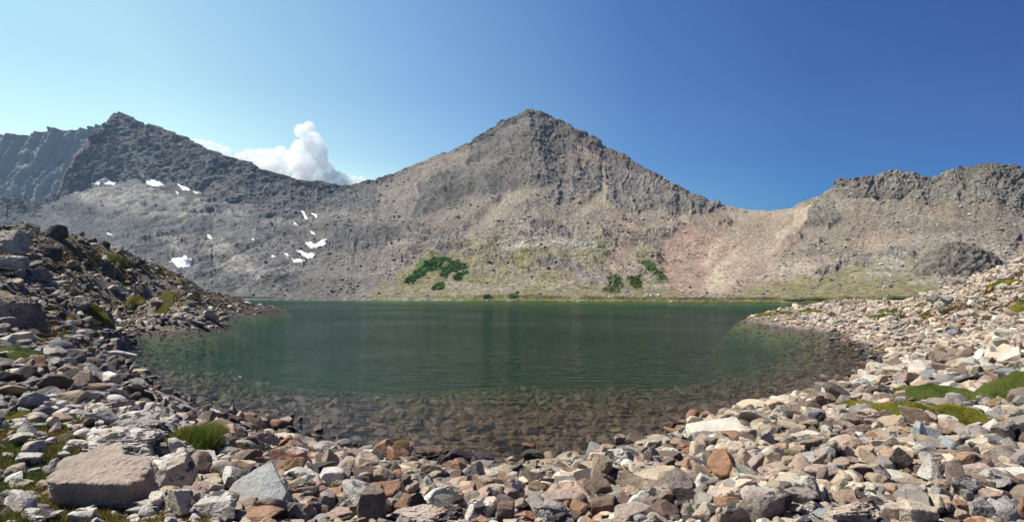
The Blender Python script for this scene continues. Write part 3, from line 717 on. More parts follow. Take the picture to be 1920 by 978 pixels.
# hero rocks read off the photograph: tile, x0,y0,x1,y1 in tile pixels, colour, shape, lichen 0..1, look
T = dict(A=(0, 758), B=(380, 758), C=(760, 758), D=(1140, 758), E=(1520, 758), F=(1520, 620), G=(0, 600), H=(0, 420))
SH = dict(b=(1.0, .5, .95, 9), s=(.42, .3, 1.0, 9), r=(.8, .0, .4, 14), w=(.8, .4, .3, 7), u=(1.5, .5, .6, 8), o=(.75, .3, .4, 10))
# b block, s slab, r rounded, w wedge, u upright, o outcrop
HERO = """
A 740 185 1330 470 white o .9 long pale lichen crusted outcrop
A 960 105 1450 370 grey o .6 ridge shaped grey outcrop with a dark hollow
A 1310 355 1625 800 white b 1 tall dark boulder mottled with white lichen
A 110 868 480 1000 white o .9 jagged white rock with black spots
A 555 868 800 1010 white r .9 round white lichen rock
A 470 790 600 880 cream b .1 small cream block with a dark hole
A 0 490 215 600 pink r .3 low pink grey rock with a dark face
A 405 440 500 575 white r .7 pale lichen knob
A 430 80 610 155 tan r .1 smooth tan dome
A 600 175 705 245 brown r 0 smooth brown cobble
A 650 105 800 205 grey w 0 grey pyramid
A 110 118 270 172 white s .3 flat white slab
A 0 128 105 205 white o .6 white knobbly rock
A 280 252 420 325 white r .6 small white lichen rock
A 945 -5 1120 90 white r .95 bright white speckled boulder
A 1170 40 1290 112 brown b .1 square brown block
A 1518 92 1605 152 white r 0 small smooth white cobble
A 1395 108 1495 195 bluegrey r 0 round slate blue cobble
A 1180 912 1360 1010 cream w .2 cream rock tip
A 415 670 540 780 grey s .5 thin grey slab poking out of the turf
A 195 720 330 800 grey s .5 low grey stone
A 0 720 120 790 grey s .4 flat grey stone
A 1660 140 1780 240 tan b .1 tan topped block with a dark front
B -120 720 290 960 white b 1 big black and white lichen boulder
B 115 103 330 262 tan r .1 big smooth tan boulder
B 318 148 425 258 brown b 0 squat brown boulder
B 355 68 458 140 tan r 0 oval tan stone
B 198 12 302 72 cream w .1 pale pointed stone
B 5 48 108 92 cream s 0 flat pale slab
B 515 83 578 128 tan r 0 tiny tan pebble
B 698 78 768 118 tan r 0 small tan cobble
B 628 108 748 184 cream s 0 pale flat wedge
B 902 182 1014 232 brown s 0 flat dark slab
B 1088 252 1155 288 brown s 0 tiny dark stone
B 383 212 632 405 pink o .3 large pinkish faceted boulder
B 735 256 880 335 white b 0 white topped block with a black side
B 798 316 955 436 brown w 0 brown wedge
B 953 293 1030 395 dark u 0 dark upright shard
B 1008 333 1215 410 brown o 0 wet reddish slab
B 250 282 405 348 dark s 0 flat charcoal slab
B 118 358 300 445 grey s .5 grey slab with a rusty end
B 283 356 505 442 grey r .6 grey loaf shaped stone
B 570 338 895 558 rust b .85 big rusty boulder with black lichen
B 635 522 1035 735 white b .98 broad black boulder with a white crusted top
B 1288 342 1428 448 grey b .1 plain grey block
B 1398 275 1735 475 rust w .1 tall rust and tan wedge
B 1708 318 1775 360 cream b 0 small cream stone
B 1198 368 1295 435 pink b .1 small pink block
B 1300 445 1560 560 grey o .9 dark spotted grey rock
B 1328 500 1518 675 cream b .15 cream cube with cracks
B 1508 572 1665 645 cream s 0 cream slab
B 1248 552 1335 634 white b 0 small square white stone
B 1050 622 1275 750 cream o .1 smooth cream block
B 1208 628 1375 795 brown b .1 brown faceted block
B 1013 498 1112 592 rust w 0 small rust wedge
B 890 468 1003 565 rust o .3 round rusty stone
B 1108 486 1265 602 tan b .1 broken tan block
B 885 678 1055 808 brown b .1 chocolate brown block
B 968 708 1124 875 grey u .1 leaning grey shard
B 790 798 886 895 white b .3 small whitish block
B 248 766 492 915 rust o .7 rusty slab crusted with lichen
B 195 858 650 1020 rust s .2 long flat rust slab
B 1298 680 1525 1000 brown u .3 tall brown block standing on end
B 1058 798 1255 905 grey o .8 grey spotted rock
B 1608 698 1705 805 cream w 0 cream chip
B 880 800 1000 930 dark o .7 small black knob
C 45 348 405 475 brown o 0 brown grey slab heap
C 428 498 660 615 rust b .15 orange tan block
C 168 588 420 675 cream s .05 flat cream slab
C -20 568 185 695 rust o .4 rust speckled block
C 15 662 545 805 grey s .75 long low slab with white and black crust
C 345 715 550 880 rust w .3 rust wedge with a dark front
C 495 752 795 985 white b .95 black and white mottled block
C 425 610 545 690 brown r 0 round brown stone
C 610 585 730 675 tan r .1 tan egg shaped stone
C 622 648 895 770 cream s .2 cream grey slab
C 725 510 1005 615 tan s .1 wide tan slab
C 728 588 865 670 rust b .1 small orange block
C 995 485 1125 620 cream w .1 cream pyramid
C 1025 585 1295 745 tan b .15 big tan slab with a shadowed edge
C 1105 402 1298 498 tan r .15 tan oval stone
C 1238 420 1405 545 cream r .05 smooth pale boulder
C 1288 490 1408 590 dark r .4 round charcoal stone with rusty veins
C 1375 465 1590 572 grey r .6 grey loaf
C 1405 405 1562 475 tan r .15 low tan stone
C 965 382 1155 495 dark b 0 dark brown block
C 825 438 930 520 pink b 0 pink brown block
C 970 328 1090 362 rust s 0 orange sliver
C 1405 595 1615 758 pink w .05 pink and cream wedge
C 1560 360 1920 575 white o .9 big white driftlike boulder
C 1618 636 1835 745 tan s .1 narrow tan slab
C 1532 742 1765 948 brown b .15 dark brown faceted boulder
C 1148 705 1438 868 pink b .1 wide pinkish slab
C 735 742 980 838 tan s .1 thin tan slab
C 648 828 835 955 bluegrey s .2 blue grey slab
C 748 805 912 1000 brown u .1 brown upright shard
C 970 775 1125 865 brown b .05 plain brown block
C 958 878 1105 965 rust b .1 rust brown block
C 1038 858 1245 985 grey o .5 grey and tan boulder
C 1205 828 1405 935 tan r .2 tan rounded block
C 1378 725 1535 905 pink u .15 pink standing shard
C 358 455 505 545 brown b .05 brown slabby stone
C 278 418 405 535 dark b 0 dark angular stone
C 578 408 745 470 dark s 0 dark wet slab
C -150 840 520 1060 pink o .95 broad black crusted slab with a pinkish front
D 50 255 155 360 tan u .5 speckled tan stone on end
D 655 92 805 195 cream b .05 cream block
D 858 76 975 120 rust s 0 flat rust slab
D 1025 -5 1170 85 cream b .05 cream cube
D 1185 -10 1345 60 cream b .05 broad cream block
D 428 143 550 235 tan w .1 tan pointed stone
D 295 272 445 310 grey s 0 thin grey plate
D 330 302 535 375 grey s 0 flat grey slab
D 540 160 695 255 brown b 0 brown slab
D 835 242 1010 360 pink r .7 pink speckled round boulder
D 1098 268 1235 375 cream r .4 pale stone with a dark patch
D 548 328 770 445 rust o .3 big rust brown boulder
D 585 392 840 512 white o .6 white pitted rock
D 825 368 965 475 rust b .05 orange tan block
D 1155 345 1405 505 bluegrey r .6 rounded blue grey boulder
D 1005 392 1140 485 brown r .2 brown pitted cobble
D 865 468 1115 565 tan w .1 tan angular block
D 185 525 645 715 cream s .1 huge cream slab
D 215 462 495 565 tan s .1 tan flagstone
D 85 355 255 485 pink b .05 pink brown block
D 195 348 335 435 tan b .05 small tan block
D 250 422 445 505 tan s .05 tan flat stone
D 825 542 1065 655 grey r .95 oval rock blackened on top
D 1050 565 1285 725 white r .98 round white boulder with a black cap
D 895 622 1055 700 rust w 0 bright rust wedge
D 695 598 855 670 white s .4 white grey slab
D 698 652 905 720 cream s .1 narrow cream slab
D 505 698 755 815 pink r .05 smooth pink brown loaf
D 130 662 525 870 white r .98 large domed boulder half white half black
D 365 788 615 965 brown w .05 brown prism
D 45 825 395 1010 pink b .15 big pinkish block with a flat top
D 755 712 965 855 white o .6 white rock with black veins
D 705 812 925 1010 pink r .8 pink boulder under a grey crust
D 895 760 1280 1040 cream r .98 large cream boulder with a black cap
D 1100 688 1540 1040 pink r .9 largest pink boulder, freckled black
D 540 798 690 905 grey o .6 small crusted rock
D 1425 595 1625 800 tan w .6 tan wedge with black freckles
D 1525 598 1790 838 bluegrey w .1 big slate blue wedge
D 1375 542 1515 604 cream s 0 clean cream slab
D 1518 543 1625 610 bluegrey s 0 little slate blue slab
D 1618 498 1790 615 tan o .3 tan knobbly block
D 1628 50 1810 172 bluegrey b .05 sharp blue grey and white block
D 1608 792 1790 940 white o .4 white and tan block
D -10 638 220 745 tan s .1 long tan slab
D 15 568 175 685 brown b .1 shaded brown block
D 1278 432 1425 555 rust w .1 rusty wedge
D 1438 422 1585 495 pink s .05 pink flat stone
D 1370 340 1460 440 dark w .3 small black wedge
D 950 395 1010 490 tan b 0 small tan post
D 1340 325 1540 420 grey r .7 dark crusted low rock
E 48 138 215 262 brown b .1 brown block with a cream top
E 153 82 285 200 cream r .1 smooth cream cobble
E 388 86 585 200 pink o .1 broad pink cobble
E 83 243 208 320 white r 0 flat oval white cobble
E 323 226 488 308 white s .1 long white cobble
E 228 246 328 316 white r .05 whitish round cobble
E 323 288 428 362 brown r 0 reddish brown cobble
E 408 318 502 378 white r 0 small bright white cobble
E 493 258 593 358 tan r .05 buff cobble
E 638 183 775 270 cream b .05 pale yellow block
E 703 248 865 322 bluegrey s 0 thin slate blue slab
E 745 318 935 395 rust s .05 orange tan slab
E 1065 263 1285 395 tan b .4 tan block with a grey underside
E 1198 328 1415 500 grey o .7 twisted grey and tan rock
E 1245 148 1570 340 grey w .7 large grey lichen pyramid
E 565 368 920 555 pink s .05 wide pink brown slab pair
E 915 400 1160 670 white w .1 white pyramid boulder
E 1162 470 1515 690 pink s .05 broad smooth pink slab
E 1158 615 1255 795 pink u .05 pink pillar
E 58 312 265 395 brown b 0 reddish brown slab
E 435 538 775 715 white s .4 white slab with grey streaks
E 668 612 970 745 tan b .2 ribbed tan block
E 948 628 1065 725 cream w .05 cream shard
E 945 648 1160 890 grey w .6 pointed grey and white rock
E 275 565 505 785 pink w .3 pink triangular rock
E 70 775 535 1030 tan o .98 tan boulder with a large black stain
E 720 793 1045 1030 cream b .15 big cream block with a shadowed side
E 565 838 765 1000 cream b .1 ragged cream block
E 535 738 805 855 brown s .1 dark brown leaning slab
E 1138 775 1305 950 rust s .2 rust edged cream plate
E 1248 698 1355 860 grey u .1 grey standing stone
E 1285 778 1505 1000 grey w .5 grey block streaked with rust
E 1422 698 1595 880 pink u .2 pinkish brown standing block
E 1445 793 1720 1030 grey r .8 round grey lichen boulder
E 1698 778 1850 980 rust r .3 round rusty boulder
E 168 578 335 675 tan b .05 tan crumbly block
E 1590 728 1755 815 dark r 0 smooth dark stone
E 1565 325 1790 490 brown w .4 brown wedge with a grey flank
E 248 378 390 475 pink w .05 pink cream wedge
E 358 358 475 455 cream b .05 small cream block
E 1440 78 1555 155 tan b .05 tan block
E 1608 33 1705 125 cream b .1 cream cube with brown corner
E 850 755 965 830 brown w 0 small brown wedge
E 860 570 955 640 brown b 0 small brown cube
E 765 535 835 625 brown u 0 small brown chip on end
E 455 450 575 540 pink r .05 pink rounded cobble
E 130 675 265 775 brown b 0 dull brown block
F 603 168 758 248 cream r .05 pale yellow oval boulder
F 978 113 1145 242 tan o .1 tan boulder with a dark hollow side
F 1148 -5 1305 50 bluegrey w .1 blue grey dome
F 1468 148 1578 228 white r .3 round white boulder
F 1348 158 1473 230 rust b .05 rust tan block
F 843 368 1040 472 cream w .1 cream tilted slab
F 915 298 1105 385 bluegrey w .05 pale blue slab
F 958 428 1235 495 grey s .05 long flat grey slab
F 538 366 645 455 cream w .05 pale green grey stone
F 33 416 193 565 grey u .1 tall grey slab leaning to a point
F 155 442 285 545 cream w .05 cream wedge with a dark underside
F -5 518 115 610 tan w .05 tan wedge
F 598 463 713 518 tan s .05 tan flat cobble
F 508 516 725 630 pink w .1 pink tan slab
F 1438 272 1535 338 white s 0 narrow white slab
F 1508 292 1620 355 tan w .05 tan angular stone
F 1458 586 1585 705 rust b .05 rust topped cube
F 448 242 548 292 grey s 0 grey slab in shallow water
F 468 203 518 232 grey s 0 small grey stone in the water
G 478 592 720 750 tan b .15 big tan block lit on top
G 533 122 655 230 grey b .05 slanted grey block
G 813 152 1010 240 grey s .2 broad grey slab
G 693 108 765 180 grey b .05 grey cube
G 498 348 625 435 bluegrey w .05 blue grey slab
G 278 362 405 505 rust o .3 pink brown ragged rock
G 403 488 508 562 bluegrey r .4 blue grey and white cobble
G 818 428 965 492 white s .05 flat bright white slab
G 1108 408 1245 455 cream s .05 cream slab
G 908 518 1035 595 brown b .1 brown slab
G 1328 642 1425 710 grey b .05 dull grey stone
G 298 198 455 285 cream o .4 pale crumbly rock
G 733 183 835 218 bluegrey s .05 pale blue strip of rock
G 1178 72 1210 108 grey u 0 little stone standing
H -60 100 285 310 white o .3 pale rounded outcrop
H 335 165 515 305 dark o .4 dark shaded outcrop
H -80 540 375 900 tan o .45 big outcrop with an orange brown front
H 385 30 565 155 dark o .5 black crest outcrop
H 245 385 425 505 grey o .5 grey domed outcrop
H 1258 652 1405 714 grey r .1 smooth grey boulder
H 1555 652 1645 704 grey r .1 oval grey boulder
H 1068 288 1205 368 dark o .3 dark crest crag
H 1258 470 1345 515 grey o .2 flat grey crest boulder
H 850 150 920 210 dark o .2 small dark crest knob
H -40 290 250 420 white o .3 pale slabby outcrop
H 620 640 780 765 grey o .3 grey block outcrop
"""
LAND = [  # landmarks that a label can lean on: name, px, py
 ('the big split boulder', 205, 893), ('the grey speckled slab', 492, 910), ('the long white wedge', 1340, 800), ('the tilted slate', 1745, 812), ('the long white plank stone', 1870, 898),
 ('the green mossy turf by the tilted slate', 1760, 792), ('the green tuft', 380, 845), ('the driftwood log', 235, 669), ('the shaded green turf', 20, 675), ('the rust and tan wedge', 730, 842),
 ('the white domed boulder', 1215, 930), ('the white pyramid boulder', 1752, 880), ('the white speckled boulder', 232, 768), ('the huge cream slab', 1235, 898), ('the largest pink boulder', 1440, 955), ('the long low crusted slab', 823, 923),
 ('the tall brown block on end', 697, 945), ('the pink and cream wedge', 1099, 910), ('the tan domed boulder', 430, 800), ('the round white boulder on the bank', 1862, 662)]
hero = []
for ln in HERO.strip().splitlines():
    p = ln.split(); tx, ty = T[p[0]]; a = [float(v) / 4.445 for v in p[1:5]]
    hero.append(dict(x0=tx + a[0], y0=ty + a[1], x1=tx + a[2], y1=ty + a[3], col=p[5], sh=p[6], li=float(p[7]), look=' '.join(p[8:])))
blocked = []            # (u, lnY, ang radius) of placed things
things_n = 0
used_labels = set()
def where(px, py, skip=None):
    """how a rock lies to the nearest landmark"""
    best = sorted((math.hypot(px - a[1], (py - a[2]) * 1.6), i) for i, a in enumerate(LAND) if a[0] != skip)[:3]
    d, i = best[0]; nme, ax, ay = LAND[i]; dx, dy = px - ax, py - ay
    near = 'just ' if d < 60 else ('' if d < 140 else 'well ')
    if abs(dy) * 1.3 > abs(dx): rel = 'in front of' if dy > 0 else 'behind'
    else: rel = 'right of' if dx > 0 else 'left of'
    return near + rel + ' ' + nme
def uniq(base, px, py):
    lab = base + ' ' + where(px, py)
    if lab in used_labels or len(lab.split()) > 16:
        for nme, ax, ay in sorted(LAND, key=lambda a: math.hypot(px - a[1], (py - a[2]) * 1.6))[:8]:
            for rel in (('lower than' if py > ay else 'higher up than'), ('right of' if px > ax else 'left of'), 'in line with'):
                l2 = f'{base} {rel} {nme}'
                if l2 not in used_labels and len(l2.split()) <= 16:
                    used_labels.add(l2); return l2
    used_labels.add(lab); return lab
def rock_thing(V, f, base_xyz, colr, li, label, cat='rock', name='rock', jit=0.04, seed=0, group='rocks on the lake shore', smooth=False):
    r = np.random.default_rng(seed + 991)
    c = np.ones((len(V), 4), np.float32); c[:, :3] = np.array(colr) * (1 + jit * r.normal(size=3)); c[:, 3] = li
    o = obj(name, mesh_np(name, V, f, M_ROCK, c, smooth=smooth), loc=base_xyz)
    return tag(o, label, cat, group)
def fit(v, w, d, h):
    mn, mx = v.min(0), v.max(0); v = (v - (mn + mx) / 2) / (mx - mn) * np.array([w, d, h]); v[:, 2] += h / 2
    return v
hero_n = 0
for i, h in enumerate(hero):
    cx = (h['x0'] + h['x1']) / 2; w_px = h['x1'] - h['x0']; h_px = h['y1'] - h['y0']
    Yb = hit(cx, min(h['y1'], 1000))
    if h['y1'] > 978: Yb = hit(cx, 978) * (978 - 549) / (min(h['y1'], 1060) - 549)
    vert, bl, li_, npl = SH[h['sh']]
    W = w_px / F * Yb
    dep = W * (.62 if h['sh'] in 'bro' else .7)
    if W > 1.2: dep = W * .5
    e = max((h['y1'] - HZ) / F, 0.0)
    Yc = Yb + dep * .45
    Ht = h_px / F * Yb - dep * e * .55
    Ht = max(Ht, W * .22)
    W *= Yc / Yb
    z0 = float(ground_fast((cx - 960) / F * Yc, Yc))
    zb = float(ground_fast((cx - 960) / F * Yb, Yb))
    z0 = min(z0, zb + .25 * Ht) if z0 > zb else z0
    if z0 < 0: Ht = Ht - z0
    lvl = 4 if w_px > 45 else 3
    if h['sh'] == 'o': lvl = 5 if w_px > 34 else 4
    v, f = rock_shape(lvl, 1000 + i * 7, npl, {'b': .9, 's': .7, 'r': .0, 'w': .1, 'u': .5, 'o': .3}[h['sh']], {'r': 16, 'o': 26}.get(h['sh'], 60), 1.8 if h['sh'] == 'o' else .8)
    if h['sh'] == 'o':
        q = v * 2.2 + i; dd = ridged(q[:, 0], q[:, 1], q[:, 2] * 2.6, 5, i % 40, .6) * .17; v = v * (1 + dd[:, None])
    if h['sh'] == 'w':
        v[:, 0] *= (1 - .38 * np.clip(v[:, 2], -1, 1)); v[:, 1] *= (1 - .3 * np.clip(v[:, 2], -1, 1)); v = v @ roty(rng.uniform(-.25, .25)).T
    v = v @ rotz(rng.uniform(-.4, .4)).T @ rotx(.12).T
    sink = .12 * Ht + .02
    v = fit(v, W, dep, Ht + sink)
    name = 'rock_outcrop' if h['look'].endswith('outcrop') else 'rock'
    lab = uniq(h['look'].replace(',', ''), cx, h['y1'])
    rock_thing(v, f, ((cx - 960) / F * Yc, Yc, z0 - sink), PAL[h['col']], h['li'], lab, cat='outcrop' if name == 'rock_outcrop' else 'rock', name=name, seed=i, smooth=h['sh'] == 'r', group='bedrock outcrops' if name == 'rock_outcrop' else 'rocks on the lake shore')
    blocked.append(((cx - 960) / F, math.log(Yc), W * .5 / Yc, dep * .5 / Yc)); hero_n += 1

# ---- the five stones everybody would point at, shaped one by one
def poly_rock(level, planes, sharp, seed, rough=1.0):
    d, f = ICO[level]; pl = np.array(planes, float); nn = pl[:, :3] / np.linalg.norm(pl[:, :3], axis=1, keepdims=True)
    rad = np.sum(np.maximum(d @ nn.T / pl[:, 3], 1e-3) ** sharp, axis=1) ** (-1 / sharp)
    return d, f, rad
def finish(d, rad, seed, rough):
    v = d * rad[:, None]; q = v * 2.3 + seed
    dd = .03 * fbm(q[:, 0], q[:, 1], q[:, 2], 4, seed) + .012 * fbm(q[:, 0] * 5, q[:, 1] * 5, q[:, 2] * 5, 3, seed + 3)
    return v * (1 + rough * dd[:, None])
def place_custom(v, f, x0, y0, x1, y1, dep_r, colr, li, label, sink=.1, yb=None, name='boulder', cat='boulder'):
    cx = (x0 + x1) / 2; Yb = hit(cx, y1) if yb is None else yb
    W = (x1 - x0) / F * Yb; dep = W * dep_r; e = (y1 - HZ) / F; Yc = Yb + dep * .45
    Ht = (y1 - y0) / F * Yb - dep * e * .5; W *= (Yb + dep * .3) / Yb
    z0 = float(ground_fast((cx - 960) / F * Yc, Yc)); zb = float(ground_fast((cx - 960) / F * Yb, Yb)); z0 = min(z0, zb + .08)
    v = fit(v, W, dep, Ht + sink)
    blocked.append(((cx - 960) / F, math.log(Yc), W * .5 / Yc, dep * .5 / Yc))
    return rock_thing(v, f, ((cx - 960) / F * Yc, Yc, z0 - sink), colr, li, label, cat=cat, name=name, jit=0)
# big split boulder: two lobes with a notch between them
d, f, ra = poly_rock(5, [(.02,-.44,.9,.40), (-1,-.1,.15,1.0), (-.6,-.7,-.2,.95), (.05,1,.0,.95), (.75,.55,.0,.36), (0,-1,-.30,.62), (0,0,-1,.85), (-.5,.8,.2,.9)], 16, 3)
_, _, rb = poly_rock(5, [(.04,-.42,.9,.40), (1,-.05,.1,1.02), (.75,-.65,-.1,.98), (0,1,.0,.34), (-1,0,0,.5), (0,-1,-.32,.62), (0,0,-1,.85), (.75,.6,.1,.8)], 16, 3)
place_custom(finish(d, np.maximum(ra, rb), 3, 2.4), f, 98, 826, 310, 962, .62, (.33, .265, .205), .02, 'big pinkish tan boulder with a notched split top at the lower left', sink=.04)
# grey slab tipping toward the viewer
d, f, ra = poly_rock(5, [(-.05,-.42,.92,.3), (-1,.2,.2,1.0), (1,-.35,.1,.96), (.55,.8,.1,.85), (-.6,.75,.1,.8), (0,-1,-.3,.8), (-.75,-.75,0,.85), (0,0,-1,.34), (.7,.3,.55,.72)], 40, 5)
place_custom(finish(d, ra, 5, 1.2), f, 424, 868, 560, 968, .8, (.30, .31, .285), .0, 'smooth grey speckled slab tipped forward among the lichen boulders', sink=.04)
# long white wedge
d, f, ra = poly_rock(5, [(-.06,-.5,.86,.34), (-1,-.1,.0,.98), (1,0,.05,.98), (0,1,0,.5), (-.25,-.95,-.35,.44), (0,0,-1,.4), (.12,-.9,-.6,.52)], 40, 7)
v = finish(d, ra, 7, .8); v[:, 2] += .16 * v[:, 0] * (v[:, 2] > 0)
place_custom(v, f, 1291, 779, 1394, 820, .5, (.56, .49, .40), .03, 'long white wedge boulder lying at the water edge', sink=.03)
# tilted slate with a horn
d, f, ra = poly_rock(5, [(.05,-.75,.65,.36), (-.9,-.1,.5,.85), (1,0,.2,.8), (0,.8,-.5,.4), (.0,0,-1,.9), (.25,.1,1,.62), (-.65,-.2,-.75,.85), (.7,-.1,-.7,.85)], 40, 9)
v = finish(d, ra, 9, .6); v[:, 2] += np.where(v[:, 0] < -.3, (-.3 - v[:, 0]) * 1.1, 0) * (v[:, 2] > -.1)
place_custom(v, f, 1715, 789, 1768, 836, .55, (.27, .29, .30), .05, 'tilted blue grey slate with a pointed horn below the mossy turf', sink=.04)
# long white plank
d, f, ra = poly_rock(5, [(0,-.3,.95,.2), (-1,-.1,.0,1), (1,0,.0,1), (0,1,0,.35), (0,-1,-.1,.3), (0,0,-1,.14), (-.8,-.6,.1,.95)], 40, 11)
v = finish(d, ra, 11, .7) @ roty(-.06).T
place_custom(v, f, 1803, 876, 1945, 913, .45, (.54, .50, .43), .15, 'long white plank shaped stone bridging two pink slabs', sink=-.04)
hero_n += 5
# ---------------------------------------------------------------- turf, moss, driftwood
def blades(P0, hgt, wid, cols_, r, lean=.35):
    n = len(P0); a = r.uniform(0, 6.283, n); l = r.uniform(0, lean, n) * hgt; b = r.uniform(0, 6.283, n)
    dx = np.cos(a) * wid / 2; dy = np.sin(a) * wid / 2
    v0 = P0 + np.stack([-dx, -dy, 0 * a], 1); v1 = P0 + np.stack([dx, dy, 0 * a], 1)
    v2 = P0 + np.stack([np.cos(b) * l, np.sin(b) * l, hgt], 1)
    V = np.stack([v0, v1, v2], 1).reshape(-1, 3); Fc = np.arange(3 * n).reshape(-1, 3)
    return V, Fc, np.repeat(cols_, 3, 0)
def turf(x0, y0, x1, y1, hgt, label, name='turf_mound', cat='turf', blade=.032, cols2=((.055,.085,.015), (.13,.125,.025)), nb=16000, group='green turf mounds', wild=.5):
    r = np.random.default_rng(int(x0 * 7 + y0) & 0xffff)
    cx = (x0 + x1) / 2; Ya = hit(cx, y1); hgt = hgt * (1.35 if x0 > 1600 and Ya < 20 else .8); Yb_ = hit(cx, min(y0 + hgt / max(Ya, 1) * F * .45, y1 - 3)); Yb_ = min(max(Yb_, Ya * 1.05), Ya * (1.5 if Ya < 20 else 1.12))
    Yc = (Ya + Yb_) / 2; W = (x1 - x0) / F * Yc / 2; Dp = max((Yb_ - Ya) / 2, .12); ox = (cx - 960) / F * Yc
    nu, nv = 44, 12; th = np.linspace(0, 2 * np.pi, nu, endpoint=False)
    edge = .95 + wild * fbm(np.cos(th) * 1.5 + x0, np.sin(th) * 1.5, 0, 3, 77)
    rr = np.linspace(0, 1, nv)[:, None]
    X = ox + W * rr * edge * np.cos(th); Y = Yc + Dp * rr * edge * np.sin(th)
    def zt(X, Y, q): return ground_fast(X, Y) + hgt * (np.clip(1 - q ** 2.6, 0, 1) ** .55 * (1 + .25 * vn(X * 3.1, Y * 3.1, 0, 5)) - .25 * (q > .97))
    Z = zt(X, Y, rr + 0 * X)
    V = np.stack([X, Y, Z], -1).reshape(-1, 3); i = np.arange(nu * nv).reshape(nv, nu); j = np.roll(i, -1, 1)
    Fq = np.stack([i[:-1], i[1:], j[1:], j[:-1]], -1).reshape(-1, 4)
    tri = np.concatenate([Fq[:, [0, 1, 2]], Fq[:, [0, 2, 3]]])
    cA, cB = np.array(cols2[0]), np.array(cols2[1])
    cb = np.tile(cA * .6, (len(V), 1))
    q = np.sqrt(r.uniform(0, 1, nb)); a = r.uniform(0, 2 * np.pi, nb); eb = np.interp(a, np.append(th, 2 * np.pi), np.append(edge, edge[0]))
    bx, by = ox + W * q * eb * np.cos(a), Yc + Dp * q * eb * np.sin(a)
    bz = zt(bx, by, q) - .01
    m = np.clip(.5 + .8 * fbm(bx * 2.2, by * 2.2, 0, 3, 41) + .25 * r.normal(size=nb), 0, 1)[:, None]
    bc = cA * (1 - m) + cB * m
    bw = max(.010, Yc * .0011)
    bv, bf, bcc = blades(np.stack([bx, by, bz], 1), blade * (1 if Ya < 20 else 2.5) * r.uniform(.5, 1.3, nb), bw, bc, r, .8)
    o0 = np.array([ox, Yc, float(ground_fast(ox, Yc))])
    VV = np.concatenate([V, bv]) - o0; FF = np.concatenate([tri, bf + len(V)]); CC = np.concatenate([cb, bcc])
    o = obj(name, mesh_np(name, VV, FF, M_LEAF, np.concatenate([CC, np.ones((len(CC), 1))], 1), smooth=False), loc=o0)
    blocked.append((ox / Yc, math.log(Yc), W / Yc * .96, Dp / Yc * .96))
    return tag(o, label, cat, group)
YG = ((.15,.17,.022), (.42,.34,.05)); DG = ((.11,.155,.025), (.28,.26,.07)); RG = ((.12,.13,.03), (.30,.16,.06))
turf(1702, 727, 1784, 772, .22, 'green turf mound with a notched lower edge behind the yellow edged mound', cols2=DG)
turf(1604, 758, 1702, 789, .16, 'long low green turf strip nearest the lake, tapering toward the yellow edged mound', cols2=YG)
turf(1684, 773, 1836, 810, .22, 'thick mossy turf mound with yellow edges directly behind the tilted slate', cols2=YG, nb=24000)
turf(1832, 703, 1990, 763, .30, 'largest deep green turf mound running out at the edge of the photo', cols2=DG, nb=16000)
turf(-110, 643, 74, 704, .30, 'shaded green turf slope below the dark outcrops by the left shore', cols2=DG, nb=16000)
turf(346, 818, 416, 868, .26, 'grassy green tuft between the dark lichen boulder and the shore stones', blade=.12, cols2=DG, nb=6000)
turf(178, 610, 207, 622, .18, 'small green grass tuft among white stones on the far left shore', cols2=DG, nb=1500)
turf(52, 626, 98, 646, .2, 'olive grass patch above the shaded turf slope', cols2=YG, nb=2500)
turf(1412, 586, 1453, 597, .25, 'green strip on the tip of the right hand stony point', cols2=YG, nb=2500)
turf(1458, 587, 1486, 594, .2, 'small green strip just inland of the tip of the stony point', cols2=YG, nb=1500)
turf(1506, 581, 1543, 588, .2, 'thin green strip along the back of the stony point', cols2=YG, nb=1500)
turf(1634, 588, 1660, 599, .3, 'dark green clump where the stony point meets the bank', cols2=DG, nb=1500)
turf(1668, 575, 1700, 592, .35, 'bright yellow green clump at the foot of the right bank', cols2=((.12,.13,.02), (.28,.25,.03)), nb=2500)
turf(1730, 586, 1748, 597, .3, 'little olive clump among pale stones on the right bank', cols2=YG, nb=1000)
turf(1858, 525, 1890, 545, .35, 'olive clump high on the pale right bank', cols2=YG, nb=1500)
turf(1890, 570, 1930, 590, .3, 'greenish brown clump at the photo edge of the right bank', cols2=YG, nb=1500)
turf(100, 588, 136, 604, .25, 'yellow green clump below the orange fronted outcrop', cols2=YG, nb=1500)
turf(163, 590, 200, 603, .2, 'yellow green clump beside flat white stones on the left shore', cols2=YG, nb=1500)
turf(242, 578, 272, 590, .3, 'olive clump halfway along the left shore', cols2=YG, nb=1200)
turf(290, 582, 336, 592, .3, 'wide olive strip far along the left shore', cols2=YG, nb=1500)
turf(372, 568, 396, 580, .4, 'rusty green clump near the end of the left shore', cols2=RG, nb=1200)
turf(205, 492, 240, 508, .4, 'yellowish patch high on the left hillside crest', cols2=YG, nb=1500)
turf(0, 772, 42, 792, .08, 'green strip behind the white knobbly rocks at the left edge', cols2=YG, nb=3000)

